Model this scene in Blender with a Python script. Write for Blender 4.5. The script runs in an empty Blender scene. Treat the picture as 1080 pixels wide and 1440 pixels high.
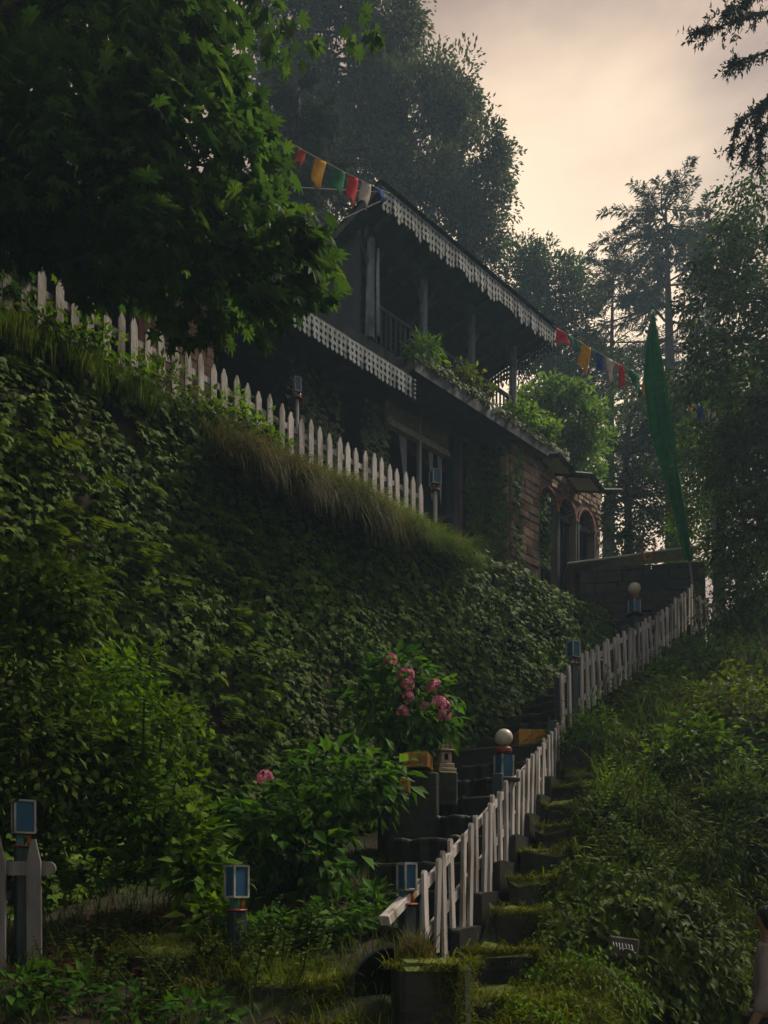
import bpy, math, random
import numpy as np
from mathutils import Vector, Matrix

random.seed(7)
rng = np.random.default_rng(11)
scene = bpy.context.scene
COL = scene.collection
R = math.radians

# ------------------------------------------------------------------ camera
EYE = 1.6
cam_d = bpy.data.cameras.new("camera")
cam = bpy.data.objects.new("camera", cam_d)
COL.objects.link(cam)
cam.location = (0, 0, EYE)
cam.rotation_euler = (R(90), 0, 0)
cam_d.lens = 26.0
cam_d.sensor_width = 36.0
cam_d.shift_y = 530 / 1440
cam_d.clip_start = 0.1
cam_d.clip_end = 3000
scene.camera = cam

# ------------------------------------------------------------------ sky, sun, exposure
SUN_EL, SUN_AZ = R(52), R(64)          # azimuth measured from +Y towards +X
world = bpy.data.worlds.new("World")
scene.world = world
world.use_nodes = True
wn, wl = world.node_tree.nodes, world.node_tree.links
wn.clear()
w_out = wn.new("ShaderNodeOutputWorld")
w_bg = wn.new("ShaderNodeBackground")
w_bg.inputs["Strength"].default_value = 1.0
sky = wn.new("ShaderNodeTexSky")
sky.sky_type = 'NISHITA'
sky.sun_disc = False
sky.sun_elevation = SUN_EL
sky.sun_rotation = SUN_AZ
sky.dust_density = 4.0
w_sc = wn.new("ShaderNodeVectorMath"); w_sc.operation = 'SCALE'
w_sc.inputs["Scale"].default_value = 0.035
wl.new(sky.outputs[0], w_sc.inputs[0])
w_tc = wn.new("ShaderNodeTexCoord")
# cloud deck: a warm overcast that thins and glows round the veiled sun
w_dot = wn.new("ShaderNodeVectorMath"); w_dot.operation = 'DOT_PRODUCT'
sun_dir = Vector((math.sin(SUN_AZ) * math.cos(SUN_EL), math.cos(SUN_AZ) * math.cos(SUN_EL), math.sin(SUN_EL)))
glow_dir = Vector((math.sin(R(11)) * math.cos(R(34)), math.cos(R(11)) * math.cos(R(34)), math.sin(R(34))))
w_dot.inputs[1].default_value = glow_dir
wl.new(w_tc.outputs["Generated"], w_dot.inputs[0])
w_map = wn.new("ShaderNodeMapping"); w_map.inputs["Scale"].default_value = (1.0, 1.0, 2.6)
wl.new(w_tc.outputs["Generated"], w_map.inputs["Vector"])
w_noise = wn.new("ShaderNodeTexNoise")
w_noise.inputs["Scale"].default_value = 3.2
w_noise.inputs["Detail"].default_value = 7
w_noise.inputs["Roughness"].default_value = 0.55
wl.new(w_map.outputs[0], w_noise.inputs["Vector"])
w_ramp = wn.new("ShaderNodeValToRGB")
cr = w_ramp.color_ramp
cr.elements[0].position = 0.36; cr.elements[0].color = (0.090, 0.068, 0.060, 1)
cr.elements[1].position = 0.62; cr.elements[1].color = (0.162, 0.112, 0.082, 1)
wl.new(w_noise.outputs["Fac"], w_ramp.inputs[0])
w_gr = wn.new("ShaderNodeMapRange")
w_gr.inputs["From Min"].default_value = 0.945; w_gr.inputs["From Max"].default_value = 1.0
w_gr.interpolation_type = 'SMOOTHERSTEP'
w_dn = wn.new("ShaderNodeMath"); w_dn.operation = 'MULTIPLY_ADD'; w_dn.inputs[1].default_value = 0.04
wl.new(w_noise.outputs["Fac"], w_dn.inputs[0])
w_ds = wn.new("ShaderNodeMath"); w_ds.operation = 'SUBTRACT'; w_ds.inputs[1].default_value = 0.02
wl.new(w_dot.outputs["Value"], w_ds.inputs[0]); wl.new(w_ds.outputs[0], w_dn.inputs[2])
wl.new(w_dn.outputs[0], w_gr.inputs["Value"])
w_mg = wn.new("ShaderNodeMix"); w_mg.data_type = 'RGBA'
w_mg.inputs["B"].default_value = (0.372, 0.291, 0.202, 1)
wl.new(w_gr.outputs[0], w_mg.inputs["Factor"])
# away from the sun the deck turns from warm to blue-grey
w_cr = wn.new("ShaderNodeMapRange"); w_cr.inputs["From Min"].default_value = -0.2; w_cr.inputs["From Max"].default_value = 0.86
wl.new(w_dot.outputs["Value"], w_cr.inputs["Value"])
w_cm = wn.new("ShaderNodeMix"); w_cm.data_type = 'RGBA'
w_cm.inputs["A"].default_value = (0.140, 0.136, 0.124, 1)
wl.new(w_cr.outputs[0], w_cm.inputs["Factor"]); wl.new(w_ramp.outputs[0], w_cm.inputs["B"])
wl.new(w_cm.outputs["Result"], w_mg.inputs["A"])
w_mix = wn.new("ShaderNodeMix"); w_mix.data_type = 'RGBA'
w_mix.inputs["Factor"].default_value = 0.90
wl.new(w_sc.outputs[0], w_mix.inputs["A"])
wl.new(w_mg.outputs["Result"], w_mix.inputs["B"])
wl.new(w_mix.outputs["Result"], w_bg.inputs["Color"])
wl.new(w_bg.outputs[0], w_out.inputs["Surface"])

sun_l = bpy.data.lights.new("sun", 'SUN')
sun_l.energy = 1.5
sun_l.angle = R(12)
sun_l.color = (1.0, 0.88, 0.66)
sun_o = bpy.data.objects.new("sun", sun_l)
COL.objects.link(sun_o)
sun_o.rotation_euler = (-sun_dir).to_track_quat('-Z', 'Y').to_euler()
sun_o.location = (0, 0, 60)

scene.view_settings.view_transform = 'Standard'
scene.view_settings.look = 'None'
scene.view_settings.exposure = 1.82
scene.view_settings.gamma = 1.0
scene.view_settings.use_curve_mapping = False
scene.render.engine = 'CYCLES'
cy = scene.cycles
cy.max_bounces = 6
cy.diffuse_bounces = 3
cy.glossy_bounces = 2
cy.transmission_bounces = 3
cy.volume_bounces = 0
cy.transparent_max_bounces = 4
cy.use_denoising = True
cy.caustics_reflective = False
cy.caustics_refractive = False
cy.sample_clamp_indirect = 4.0

# ------------------------------------------------------------------ helpers
def at(px, py, D):
    """photo pixel (1080x1440) at depth D metres -> place in the world"""
    return np.array([(px - 540) / 1040 * D, D, EYE + (1250 - py) / 1040 * D])

def tag(o, label=None, cat=None, group=None, kind=None):
    if label: o["label"] = label
    if cat: o["category"] = cat
    if group: o["group"] = group
    if kind: o["kind"] = kind
    return o

def empty(name, loc=(0, 0, 0), rz=0.0):
    o = bpy.data.objects.new(name, None)
    o.empty_display_size = 0.2
    o.location = tuple(loc); o.rotation_euler = (0, 0, rz)
    COL.objects.link(o)
    return o

def link(name, me, mat=None, parent=None, loc=None, rot=None):
    if mat is not None and len(me.materials) == 0:
        me.materials.append(mat)
    o = bpy.data.objects.new(name, me)
    COL.objects.link(o)
    if parent is not None: o.parent = parent
    if loc is not None: o.location = tuple(loc)
    if rot is not None: o.rotation_euler = tuple(rot)
    return o

def copy_tree(o, parent=None):
    c = o.copy()
    COL.objects.link(c)
    c.parent = parent
    for ch in list(o.children):
        copy_tree(ch, c)
    return c

def arr_mesh(name, V, F, smooth=False):
    """V (n,3), F (m,k) numpy -> mesh"""
    V = np.asarray(V, dtype=np.float32); F = np.asarray(F, dtype=np.int32)
    me = bpy.data.meshes.new(name)
    m, k = F.shape
    me.vertices.add(len(V)); me.vertices.foreach_set("co", V.ravel())
    me.loops.add(m * k); me.loops.foreach_set("vertex_index", F.ravel())
    me.polygons.add(m)
    me.polygons.foreach_set("loop_start", np.arange(0, m * k, k, dtype=np.int32))
    me.polygons.foreach_set("use_smooth", np.full(m, smooth, dtype=bool))
    me.update(calc_edges=True)
    return me

def norm(a):
    return a / np.maximum(np.linalg.norm(a, axis=-1, keepdims=True), 1e-9)

class MB:
    """collects simple shapes for ONE mesh"""
    def __init__(self): self.v = []; self.f = []
    def add(self, vs, fs):
        b = len(self.v)
        self.v += [tuple(map(float, p)) for p in vs]
        self.f += [tuple(i + b for i in f) for f in fs]
        return self
    def box(self, c, size, rz=0.0, rx=0.0, ry=0.0, jit=0.0):
        M = Matrix.Rotation(rz, 3, 'Z') @ Matrix.Rotation(ry, 3, 'Y') @ Matrix.Rotation(rx, 3, 'X')
        vs = []
        for z in (-.5, .5):
            for x, y in ((-.5, -.5), (.5, -.5), (.5, .5), (-.5, .5)):
                p = M @ Vector((x * size[0] + random.uniform(-jit, jit), y * size[1] + random.uniform(-jit, jit), z * size[2] + random.uniform(-jit, jit)))
                vs.append(p + Vector(c))
        return self.add(vs, [(3, 2, 1, 0), (4, 5, 6, 7), (0, 1, 5, 4), (1, 2, 6, 5), (2, 3, 7, 6), (3, 0, 4, 7)])
    def cbox(self, c, size, ch=0.02, rz=0.0, jit=0.0):
        """box with chamfered edges"""
        M = Matrix.Rotation(rz, 3, 'Z')
        hx, hy, hz = size[0] / 2, size[1] / 2, size[2] / 2
        ch = min(ch, hx * .8, hy * .8, hz * .8)
        rings = []
        for z, i in ((-hz, ch), (-hz + ch, 0), (hz - ch, 0), (hz, ch)):
            a, b = hx - i, hy - i
            rings.append([(-a, -b + (ch if i == 0 else 0), z), (-a + (ch if i == 0 else 0), -b, z), (a - (ch if i == 0 else 0), -b, z), (a, -b + (ch if i == 0 else 0), z),
                          (a, b - (ch if i == 0 else 0), z), (a - (ch if i == 0 else 0), b, z), (-a + (ch if i == 0 else 0), b, z), (-a, b - (ch if i == 0 else 0), z)])
        vs = []
        for r_ in rings:
            for p in r_:
                q = Vector((p[0] + random.uniform(-jit, jit), p[1] + random.uniform(-jit, jit), p[2] + random.uniform(-jit, jit)))
                vs.append(M @ q + Vector(c))
        fs = [tuple(reversed(range(8))), tuple(range(24, 32))]
        for k in range(3):
            for i in range(8):
                j = (i + 1) % 8
                fs.append((k * 8 + i, k * 8 + j, (k + 1) * 8 + j, (k + 1) * 8 + i))
        return self.add(vs, fs)
    def prism(self, outline, th, M=None):
        """outline in local x,z ; thickness along y (0..th)"""
        n = len(outline)
        vs = [(x, 0, z) for x, z in outline] + [(x, th, z) for x, z in outline]
        if M is not None: vs = [M @ Vector(p) for p in vs]
        fs = [tuple(range(n)), tuple(reversed(range(n, 2 * n)))]
        for i in range(n):
            j = (i + 1) % n
            fs.append((j, i, n + i, n + j))
        return self.add(vs, fs)
    def tube(self, pts, rad, n=6, caps=True):
        pts = [Vector(p) for p in pts]
        if not hasattr(rad, '__len__'): rad = [rad] * len(pts)
        vs = []
        for i, p in enumerate(pts):
            d = (pts[min(i + 1, len(pts) - 1)] - pts[max(i - 1, 0)])
            if d.length < 1e-9: d = Vector((0, 0, 1))
            d.normalize()
            up = Vector((0, 0, 1)) if abs(d.z) < .9 else Vector((1, 0, 0))
            a = d.cross(up).normalized(); b = d.cross(a)
            for k in range(n):
                t = 2 * math.pi * k / n
                vs.append(p + (a * math.cos(t) + b * math.sin(t)) * rad[i])
        fs = []
        for i in range(len(pts) - 1):
            for k in range(n):
                j = (k + 1) % n
                fs.append((i * n + k, (i + 1) * n + k, (i + 1) * n + j, i * n + j))
        if caps:
            fs.append(tuple(range(n))); fs.append(tuple(reversed(range((len(pts) - 1) * n, len(pts) * n))))
        return self.add(vs, fs)
    def lathe(self, prof, c=(0, 0, 0), n=16):
        vs = []
        for r_, z in prof:
            for k in range(n):
                t = 2 * math.pi * k / n
                vs.append((c[0] + r_ * math.cos(t), c[1] + r_ * math.sin(t), c[2] + z))
        fs = []
        m = len(prof)
        for i in range(m - 1):
            for k in range(n):
                j = (k + 1) % n
                fs.append((i * n + k, i * n + j, (i + 1) * n + j, (i + 1) * n + k))
        fs.append(tuple(reversed(range(n)))); fs.append(tuple(range((m - 1) * n, m * n)))
        return self.add(vs, fs)
    def mesh(self, name, smooth=False):
        me = bpy.data.meshes.new(name)
        me.from_pydata(self.v, [], self.f)
        if smooth:
            me.polygons.foreach_set("use_smooth", [True] * len(me.polygons))
        me.update()
        return me
    def build(self, name, mat, parent=None, smooth=False, loc=None, rot=None):
        return link(name, self.mesh(name, smooth), mat, parent, loc, rot)

# ------------------------------------------------------------------ materials
def new_mat(name):
    m = bpy.data.materials.new(name); m.use_nodes = True
    return m, m.node_tree.nodes, m.node_tree.links, m.node_tree.nodes["Principled BSDF"]

def surf(name, c1, c2, rough=0.8, scale=6.0, bump=0.3, bscale=None, spec=0.3, stretch=(1, 1, 1), c3=None, tilt=None, per_obj=0.0, metallic=0.0):
    """mottled two-colour surface with fine relief; c3 = third colour in patches; tilt = growth colour on upward faces"""
    m, n, l, b = new_mat(name)
    tc = n.new("ShaderNodeTexCoord"); mp = n.new("ShaderNodeMapping")
    mp.inputs["Scale"].default_value = stretch
    l.new(tc.outputs["Object"], mp.inputs["Vector"])
    if per_obj:
        oi = n.new("ShaderNodeObjectInfo"); mulv = n.new("ShaderNodeVectorMath"); mulv.operation = 'SCALE'
        cmb = n.new("ShaderNodeCombineXYZ")
        for i in range(3): l.new(oi.outputs["Random"], cmb.inputs[i])
        l.new(cmb.outputs[0], mulv.inputs[0]); mulv.inputs["Scale"].default_value = 37.0
        l.new(mulv.outputs[0], mp.inputs["Location"])
    nz = n.new("ShaderNodeTexNoise"); nz.inputs["Scale"].default_value = scale; nz.inputs["Detail"].default_value = 6
    nz.inputs["Roughness"].default_value = 0.6
    l.new(mp.outputs[0], nz.inputs["Vector"])
    rp = n.new("ShaderNodeValToRGB")
    rp.color_ramp.elements[0].position = .32; rp.color_ramp.elements[0].color = (*c1, 1)
    rp.color_ramp.elements[1].position = .68; rp.color_ramp.elements[1].color = (*c2, 1)
    l.new(nz.outputs["Fac"], rp.inputs[0])
    last = rp.outputs[0]
    if c3:
        n3 = n.new("ShaderNodeTexNoise"); n3.inputs["Scale"].default_value = scale * .45; n3.inputs["Detail"].default_value = 8
        l.new(mp.outputs[0], n3.inputs["Vector"])
        r3 = n.new("ShaderNodeMapRange"); r3.inputs["From Min"].default_value = .52; r3.inputs["From Max"].default_value = .62
        l.new(n3.outputs["Fac"], r3.inputs["Value"])
        mx = n.new("ShaderNodeMix"); mx.data_type = 'RGBA'; mx.inputs["B"].default_value = (*c3, 1)
        l.new(r3.outputs[0], mx.inputs["Factor"]); l.new(last, mx.inputs["A"]); last = mx.outputs["Result"]
    if tilt:
        ge = n.new("ShaderNodeNewGeometry"); sp = n.new("ShaderNodeSeparateXYZ")
        l.new(ge.outputs["Normal"], sp.inputs[0])
        ad = n.new("ShaderNodeMath"); ad.operation = 'MULTIPLY_ADD'; ad.inputs[1].default_value = .8
        l.new(nz.outputs["Fac"], ad.inputs[0]); l.new(sp.outputs["Z"], ad.inputs[2])
        r4 = n.new("ShaderNodeMapRange"); r4.inputs["From Min"].default_value = .55; r4.inputs["From Max"].default_value = 1.0
        l.new(ad.outputs[0], r4.inputs["Value"])
        mx = n.new("ShaderNodeMix"); mx.data_type = 'RGBA'; mx.inputs["B"].default_value = (*tilt, 1)
        l.new(r4.outputs[0], mx.inputs["Factor"]); l.new(last, mx.inputs["A"]); last = mx.outputs["Result"]
    if per_obj:
        mr = n.new("ShaderNodeMapRange"); mr.inputs["To Min"].default_value = 1 - per_obj; mr.inputs["To Max"].default_value = 1 + per_obj
        l.new(oi.outputs["Random"], mr.inputs["Value"])
        hs = n.new("ShaderNodeHueSaturation"); l.new(mr.outputs[0], hs.inputs["Value"]); l.new(last, hs.inputs["Color"])
        last = hs.outputs[0]
    l.new(last, b.inputs["Base Color"])
    b.inputs["Roughness"].default_value = rough
    b.inputs["Specular IOR Level"].default_value = spec
    b.inputs["Metallic"].default_value = metallic
    if bump:
        n2 = n.new("ShaderNodeTexNoise"); n2.inputs["Scale"].default_value = bscale or scale * 4; n2.inputs["Detail"].default_value = 6
        l.new(mp.outputs[0], n2.inputs["Vector"])
        bp = n.new("ShaderNodeBump"); bp.inputs["Strength"].default_value = bump; bp.inputs["Distance"].default_value = .02
        l.new(n2.outputs["Fac"], bp.inputs["Height"]); l.new(bp.outputs[0], b.inputs["Normal"])
    return m

def leaf(name, c1, c2, c3=None, trans=0.35, rough=0.45, spec=0.35, patch=2.0, smax=.07):
    """leaf blades: each blade its own tone, light passes through"""
    m, n, l, b = new_mat(name)
    ge = n.new("ShaderNodeNewGeometry"); oi = n.new("ShaderNodeObjectInfo")
    rp = n.new("ShaderNodeValToRGB")
    rp.color_ramp.elements[0].position = 0; rp.color_ramp.elements[0].color = (*c1, 1)
    rp.color_ramp.elements[1].position = .8 if c3 else 1.0; rp.color_ramp.elements[1].color = (*c2, 1)
    if c3:
        e = rp.color_ramp.elements.new(1.0); e.color = (*c3, 1)
    ad = n.new("ShaderNodeMath"); ad.operation = 'ADD'
    l.new(ge.outputs["Random Per Island"], ad.inputs[0]); l.new(oi.outputs["Random"], ad.inputs[1])
    fr = n.new("ShaderNodeMath"); fr.operation = 'FRACT'; l.new(ad.outputs[0], fr.inputs[0])
    l.new(fr.outputs[0], rp.inputs[0])
    # slow drift of tone through the foliage
    nz = n.new("ShaderNodeTexNoise"); nz.inputs["Scale"].default_value = patch; nz.inputs["Detail"].default_value = 3
    l.new(ge.outputs["Position"], nz.inputs["Vector"])
    mr = n.new("ShaderNodeMapRange"); mr.inputs["From Min"].default_value = .3; mr.inputs["From Max"].default_value = .7
    mr.inputs["To Min"].default_value = .6; mr.inputs["To Max"].default_value = 1.35
    l.new(nz.outputs["Fac"], mr.inputs["Value"])
    hs = n.new("ShaderNodeHueSaturation"); l.new(mr.outputs[0], hs.inputs["Value"]); l.new(rp.outputs[0], hs.inputs["Color"])
    l.new(hs.outputs[0], b.inputs["Base Color"])
    b.inputs["Roughness"].default_value = max(rough, .6)
    b.inputs["Specular IOR Level"].default_value = min(spec, smax)
    tr = n.new("ShaderNodeBsdfTranslucent")
    h2 = n.new("ShaderNodeHueSaturation"); h2.inputs["Saturation"].default_value = 1.1; h2.inputs["Value"].default_value = 1.5
    h2.inputs["Hue"].default_value = .49
    l.new(hs.outputs[0], h2.inputs["Color"]); l.new(h2.outputs[0], tr.inputs["Color"])
    mx = n.new("ShaderNodeMixShader"); mx.inputs[0].default_value = trans
    l.new(b.outputs[0], mx.inputs[1]); l.new(tr.outputs[0], mx.inputs[2])
    l.new(mx.outputs[0], n["Material Output"].inputs["Surface"])
    return m

def cloth(name, c, trans=.35):
    m, n, l, b = new_mat(name)
    tc = n.new("ShaderNodeTexCoord"); nz = n.new("ShaderNodeTexNoise")
    nz.inputs["Scale"].default_value = 9; nz.inputs["Detail"].default_value = 5
    l.new(tc.outputs["Object"], nz.inputs["Vector"])
    rp = n.new("ShaderNodeValToRGB")
    rp.color_ramp.elements[0].position = .3; rp.color_ramp.elements[0].color = (*[x * .7 for x in c], 1)
    rp.color_ramp.elements[1].position = .65; rp.color_ramp.elements[1].color = (*c, 1)
    l.new(nz.outputs["Fac"], rp.inputs[0]); l.new(rp.outputs[0], b.inputs["Base Color"])
    b.inputs["Roughness"].default_value = .9; b.inputs["Specular IOR Level"].default_value = .1
    tr = n.new("ShaderNodeBsdfTranslucent"); l.new(rp.outputs[0], tr.inputs["Color"])
    mx = n.new("ShaderNodeMixShader"); mx.inputs[0].default_value = trans
    l.new(b.outputs[0], mx.inputs[1]); l.new(tr.outputs[0], mx.inputs[2])
    l.new(mx.outputs[0], n["Material Output"].inputs["Surface"])
    return m

M = {}
M['soil'] = surf('soil', (.010, .008, .005), (.028, .020, .011), .95, 3, .8, 14, c3=(.02, .03, .01))
M['litter'] = surf('litter', (.05, .025, .012), (.11, .06, .03), .9, 9, .6)
M['moss_soil'] = surf('moss_soil', (.026, .034, .006), (.06, .075, .012), .95, 5, .9, 40, c3=(.04, .032, .018))
M['moss_stone'] = surf('moss_stone', (.012, .014, .010), (.035, .036, .028), .85, 5, .7, 22, c3=(.022, .034, .010), tilt=(.07, .095, .010), per_obj=.2)
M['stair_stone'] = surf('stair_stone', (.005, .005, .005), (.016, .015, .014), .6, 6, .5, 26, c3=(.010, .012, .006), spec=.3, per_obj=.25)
M['dark_stone'] = surf('dark_stone', (.014, .011, .008), (.040, .033, .026), .8, 7, .6, 30, per_obj=.35, c3=(.03, .035, .018))
M['coping'] = surf('coping', (.25, .24, .22), (.4, .38, .36), .6, 8, .2)
M['rose_stone'] = surf('rose_stone', (.17, .09, .065), (.34, .21, .16), .85, 7, .5, 30, per_obj=.35, c3=(.26, .2, .16))
M['red_brick'] = surf('red_brick', (.16, .055, .04), (.28, .11, .08), .85, 9, .4, 40, per_obj=.3)
M['mortar'] = surf('mortar', (.10, .075, .06), (.17, .13, .11), .95, 10, .4)
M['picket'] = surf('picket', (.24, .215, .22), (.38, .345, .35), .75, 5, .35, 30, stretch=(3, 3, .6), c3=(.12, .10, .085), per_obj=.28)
M['picket_dim'] = surf('picket_dim', (.10, .09, .09), (.17, .15, .15), .8, 5, .35, 30, stretch=(3, 3, .6), c3=(.15, .14, .12), per_obj=.15)  # darker copy of picket, corner vignette put into the colour
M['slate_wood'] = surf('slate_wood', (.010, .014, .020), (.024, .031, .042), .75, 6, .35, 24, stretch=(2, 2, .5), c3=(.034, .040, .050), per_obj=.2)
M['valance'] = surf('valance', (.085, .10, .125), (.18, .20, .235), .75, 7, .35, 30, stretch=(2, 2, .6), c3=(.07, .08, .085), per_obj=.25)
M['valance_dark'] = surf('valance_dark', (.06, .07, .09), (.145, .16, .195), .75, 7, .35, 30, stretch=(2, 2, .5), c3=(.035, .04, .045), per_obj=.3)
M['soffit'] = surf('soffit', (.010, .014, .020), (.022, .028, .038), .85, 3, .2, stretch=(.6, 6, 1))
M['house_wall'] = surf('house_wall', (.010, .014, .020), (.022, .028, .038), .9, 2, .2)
M['pale_plaster'] = surf('pale_plaster', (.30, .30, .30), (.42, .42, .41), .9, 2, .2, c3=(.24, .24, .22))
M['beige_board'] = surf('beige_board', (.16, .135, .12), (.24, .2, .17), .8, 3, .2)
M['post_pale'] = surf('post_pale', (.2, .21, .22), (.32, .33, .34), .7, 5, .3, stretch=(3, 3, .5))
M['canopy_soffit'] = surf('canopy_soffit', (.42, .42, .40), (.58, .57, .54), .7, 4, .15)
M['roof_moss'] = surf('roof_moss', (.03, .03, .026), (.07, .068, .06), .9, 5, .7, 24, tilt=(.05, .07, .02))
M['lattice'] = surf('lattice', (.26, .22, .2), (.40, .35, .33), .8, 8, .2)
M['glass_dark'] = surf('glass_dark', (.01, .012, .014), (.02, .022, .025), .12, 2, 0, spec=.5)
M['curtain'] = cloth('curtain', (.35, .36, .38), .2)
M['lantern_blue'] = surf('lantern_blue', (.006, .04, .085), (.015, .075, .15), .5, 3, 0, spec=.25)
M['trim_white'] = surf('trim_white', (.20, .19, .18), (.32, .31, .29), .6, 9, .2, c3=(.12, .1, .08))
M['teal'] = surf('teal', (.015, .07, .08), (.03, .11, .12), .5, 6, .1)
M['orange'] = surf('orange', (.18, .06, .015), (.28, .10, .02), .5, 6, .1)
M['red_paint'] = surf('red_paint', (.12, .02, .014), (.2, .035, .02), .5, 6, .1)
M['globe'] = surf('globe', (.30, .26, .21), (.46, .41, .34), .45, 5, .1, spec=.4, c3=(.3, .26, .21))
M['post_dark'] = surf('post_dark', (.012, .02, .022), (.03, .045, .05), .6, 7, .3, stretch=(2, 2, .4))
M['yellow'] = surf('yellow', (.28, .13, .02), (.42, .20, .03), .7, 6, .3, c3=(.16, .08, .02))
M['pagoda'] = surf('pagoda', (.22, .16, .12), (.34, .26, .2), .8, 12, .4)
M['black_metal'] = surf('black_metal', (.003, .003, .003), (.006, .006, .005), .85, 4, .2, spec=.08)
M['bark'] = surf('bark', (.018, .014, .011), (.05, .04, .032), .95, 8, .9, 30, stretch=(2, 2, .4))
M['rope'] = surf('rope', (.25, .24, .22), (.4, .38, .35), .9, 20, 0)
M['banner'] = cloth('banner', (.010, .20, .06), .45)
M['fl_red'] = cloth('flag_red', (.50, .022, .03)); M['fl_green'] = cloth('flag_green', (.01, .14, .06))
M['fl_yellow'] = cloth('flag_yellow', (.52, .26, .01)); M['fl_white'] = cloth('flag_white', (.46, .40, .37))
M['fl_blue'] = cloth('flag_blue', (.015, .06, .25)); M['fl_orange'] = cloth('flag_orange', (.5, .09, .03))
M['bead'] = surf('bead', (.32, .03, .015), (.45, .06, .02), .5, 10, 0)
M['skin'] = surf('skin', (.14, .075, .05), (.19, .10, .07), .55, 10, .05)
M['hair'] = surf('hair', (.006, .005, .004), (.014, .011, .01), .5, 20, .4, 60, stretch=(1, 1, .2))
M['shirt'] = cloth('shirt', (.22, .185, .175), .1)
M['vest'] = cloth('vest', (.10, .016, .014), .05)
M['trousers'] = cloth('trousers', (.03, .03, .04), .05)
M['white_paint'] = surf('white_paint', (.5, .5, .47), (.65, .65, .6), .6, 20, 0)
M['terracotta'] = surf('terracotta', (.10, .06, .04), (.17, .10, .07), .8, 8, .2)

M['ivy'] = leaf('ivy_leaf', (.034, .070, .009), (.076, .138, .014), (.12, .185, .025), .3, .6, .16, 1.2)
M['ivy_dull'] = leaf('ivy_dull_leaf', (.036, .052, .018), (.08, .11, .032), (.15, .17, .06), .3, .6, .16, 1.5)
M['ivy_brightened'] = leaf('ivy_brightened_leaf', (.10, .12, .06), (.20, .22, .13), (.34, .34, .22), .25, .6, .1, 2)  # paler copy of the ivy, colour raised to offset deep porch shade
M['maple'] = leaf('maple_leaf', (.024, .062, .012), (.050, .105, .018), (.085, .15, .026), .38, .45, .35, 1.0)
M['oak'] = leaf('oak_leaf', (.030, .044, .020), (.065, .085, .036), (.13, .15, .08), .3, .5, .4, .6, .3)
M['rhodo'] = leaf('rhodo_leaf', (.018, .042, .010), (.042, .082, .016), (.08, .125, .028), .3, .5, .4, .5)
M['bright'] = leaf('bright_leaf', (.045, .10, .016), (.09, .17, .025), (.16, .24, .05), .45, .45, .35, 1.2)
M['weed'] = leaf('weed_leaf', (.034, .08, .008), (.075, .155, .014), (.13, .21, .03), .4, .45, .4, 1.6)
M['dark_bush'] = leaf('dark_bush_leaf', (.020, .038, .006), (.046, .076, .010), (.085, .12, .02), .3, .5, .4, 1.4)
M['olive_bush'] = leaf('olive_bush_leaf', (.036, .060, .007), (.085, .12, .012), (.14, .175, .025), .35, .5, .4, 1.4)
M['hydrangea'] = leaf('hydrangea_leaf', (.020, .062, .010), (.048, .12, .016), (.085, .17, .024), .4, .4, .45, 2)
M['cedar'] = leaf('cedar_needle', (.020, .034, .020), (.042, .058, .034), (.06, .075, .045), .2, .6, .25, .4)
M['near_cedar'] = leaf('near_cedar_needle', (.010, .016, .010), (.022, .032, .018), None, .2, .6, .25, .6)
M['grass'] = leaf('grass_blade', (.035, .07, .010), (.08, .13, .02), (.15, .15, .04), .4, .5, .3, 2)
M['dry_grass'] = leaf('dry_grass_blade', (.045, .045, .012), (.09, .08, .022), (.06, .09, .014), .35, .6, .3, 2)
M['fern'] = leaf('fern_blade', (.035, .065, .008), (.075, .12, .014), (.12, .15, .03), .35, .5, .35, 1.5)
M['moss'] = leaf('moss_tuft', (.045, .058, .005), (.10, .12, .010), (.16, .175, .02), .3, .8, .1, 2.5)
M['dead_leaf'] = leaf('dead_leaf', (.07, .032, .014), (.15, .075, .035), (.2, .12, .06), .2, .7, .2, 2)
M['petal'] = leaf('petal', (.50, .12, .22), (.70, .26, .38), (.78, .5, .56), .3, .6, .2, 8)

# ------------------------------------------------------------------ foliage makers
T_OVATE = (np.array([[0, 0, 0], [-.26, .42, .07], [0, .48, 0], [.26, .42, .07], [0, 1, -.10]]),
           np.array([[0, 2, 1], [0, 3, 2], [1, 2, 4], [2, 3, 4]]))
T_DIAMOND = (np.array([[0, 0, 0], [-.22, .45, .04], [.22, .45, .04], [0, 1, -.08]]), np.array([[0, 2, 1], [1, 2, 3]]))
T_NARROW = (np.array([[0, 0, 0], [-.10, .4, .02], [.10, .4, .02], [0, 1, -.14]]), np.array([[0, 2, 1], [1, 2, 3]]))
T_IVY = (np.array([[0, 0, 0], [-.34, .10, .03], [-.50, .48, -.05], [-.2, .52, .03], [0, 1, -.1], [.2, .52, .03], [.50, .48, -.05], [.34, .10, .03], [0, .4, .02]]),
         np.array([[8, 1, 0], [8, 2, 1], [8, 3, 2], [8, 4, 3], [8, 5, 4], [8, 6, 5], [8, 7, 6], [8, 0, 7]]))
_mp = [[0, 0, 0], [-.22, -.04, 0], [-.42, .04, -.04], [-.28, .22, .02], [-.62, .40, -.10], [-.30, .46, .02], [-.36, .80, -.09], [-.13, .60, .02], [0, 1.05, -.12],
       [.13, .60, .02], [.36, .80, -.09], [.30, .46, .02], [.62, .40, -.10], [.28, .22, .02], [.42, .04, -.04], [.22, -.04, 0]]
T_MAPLE = (np.array(_mp + [[0, .3, .03]]), np.array([[16, (i + 1) % 16, i] for i in range(16)]))

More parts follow.
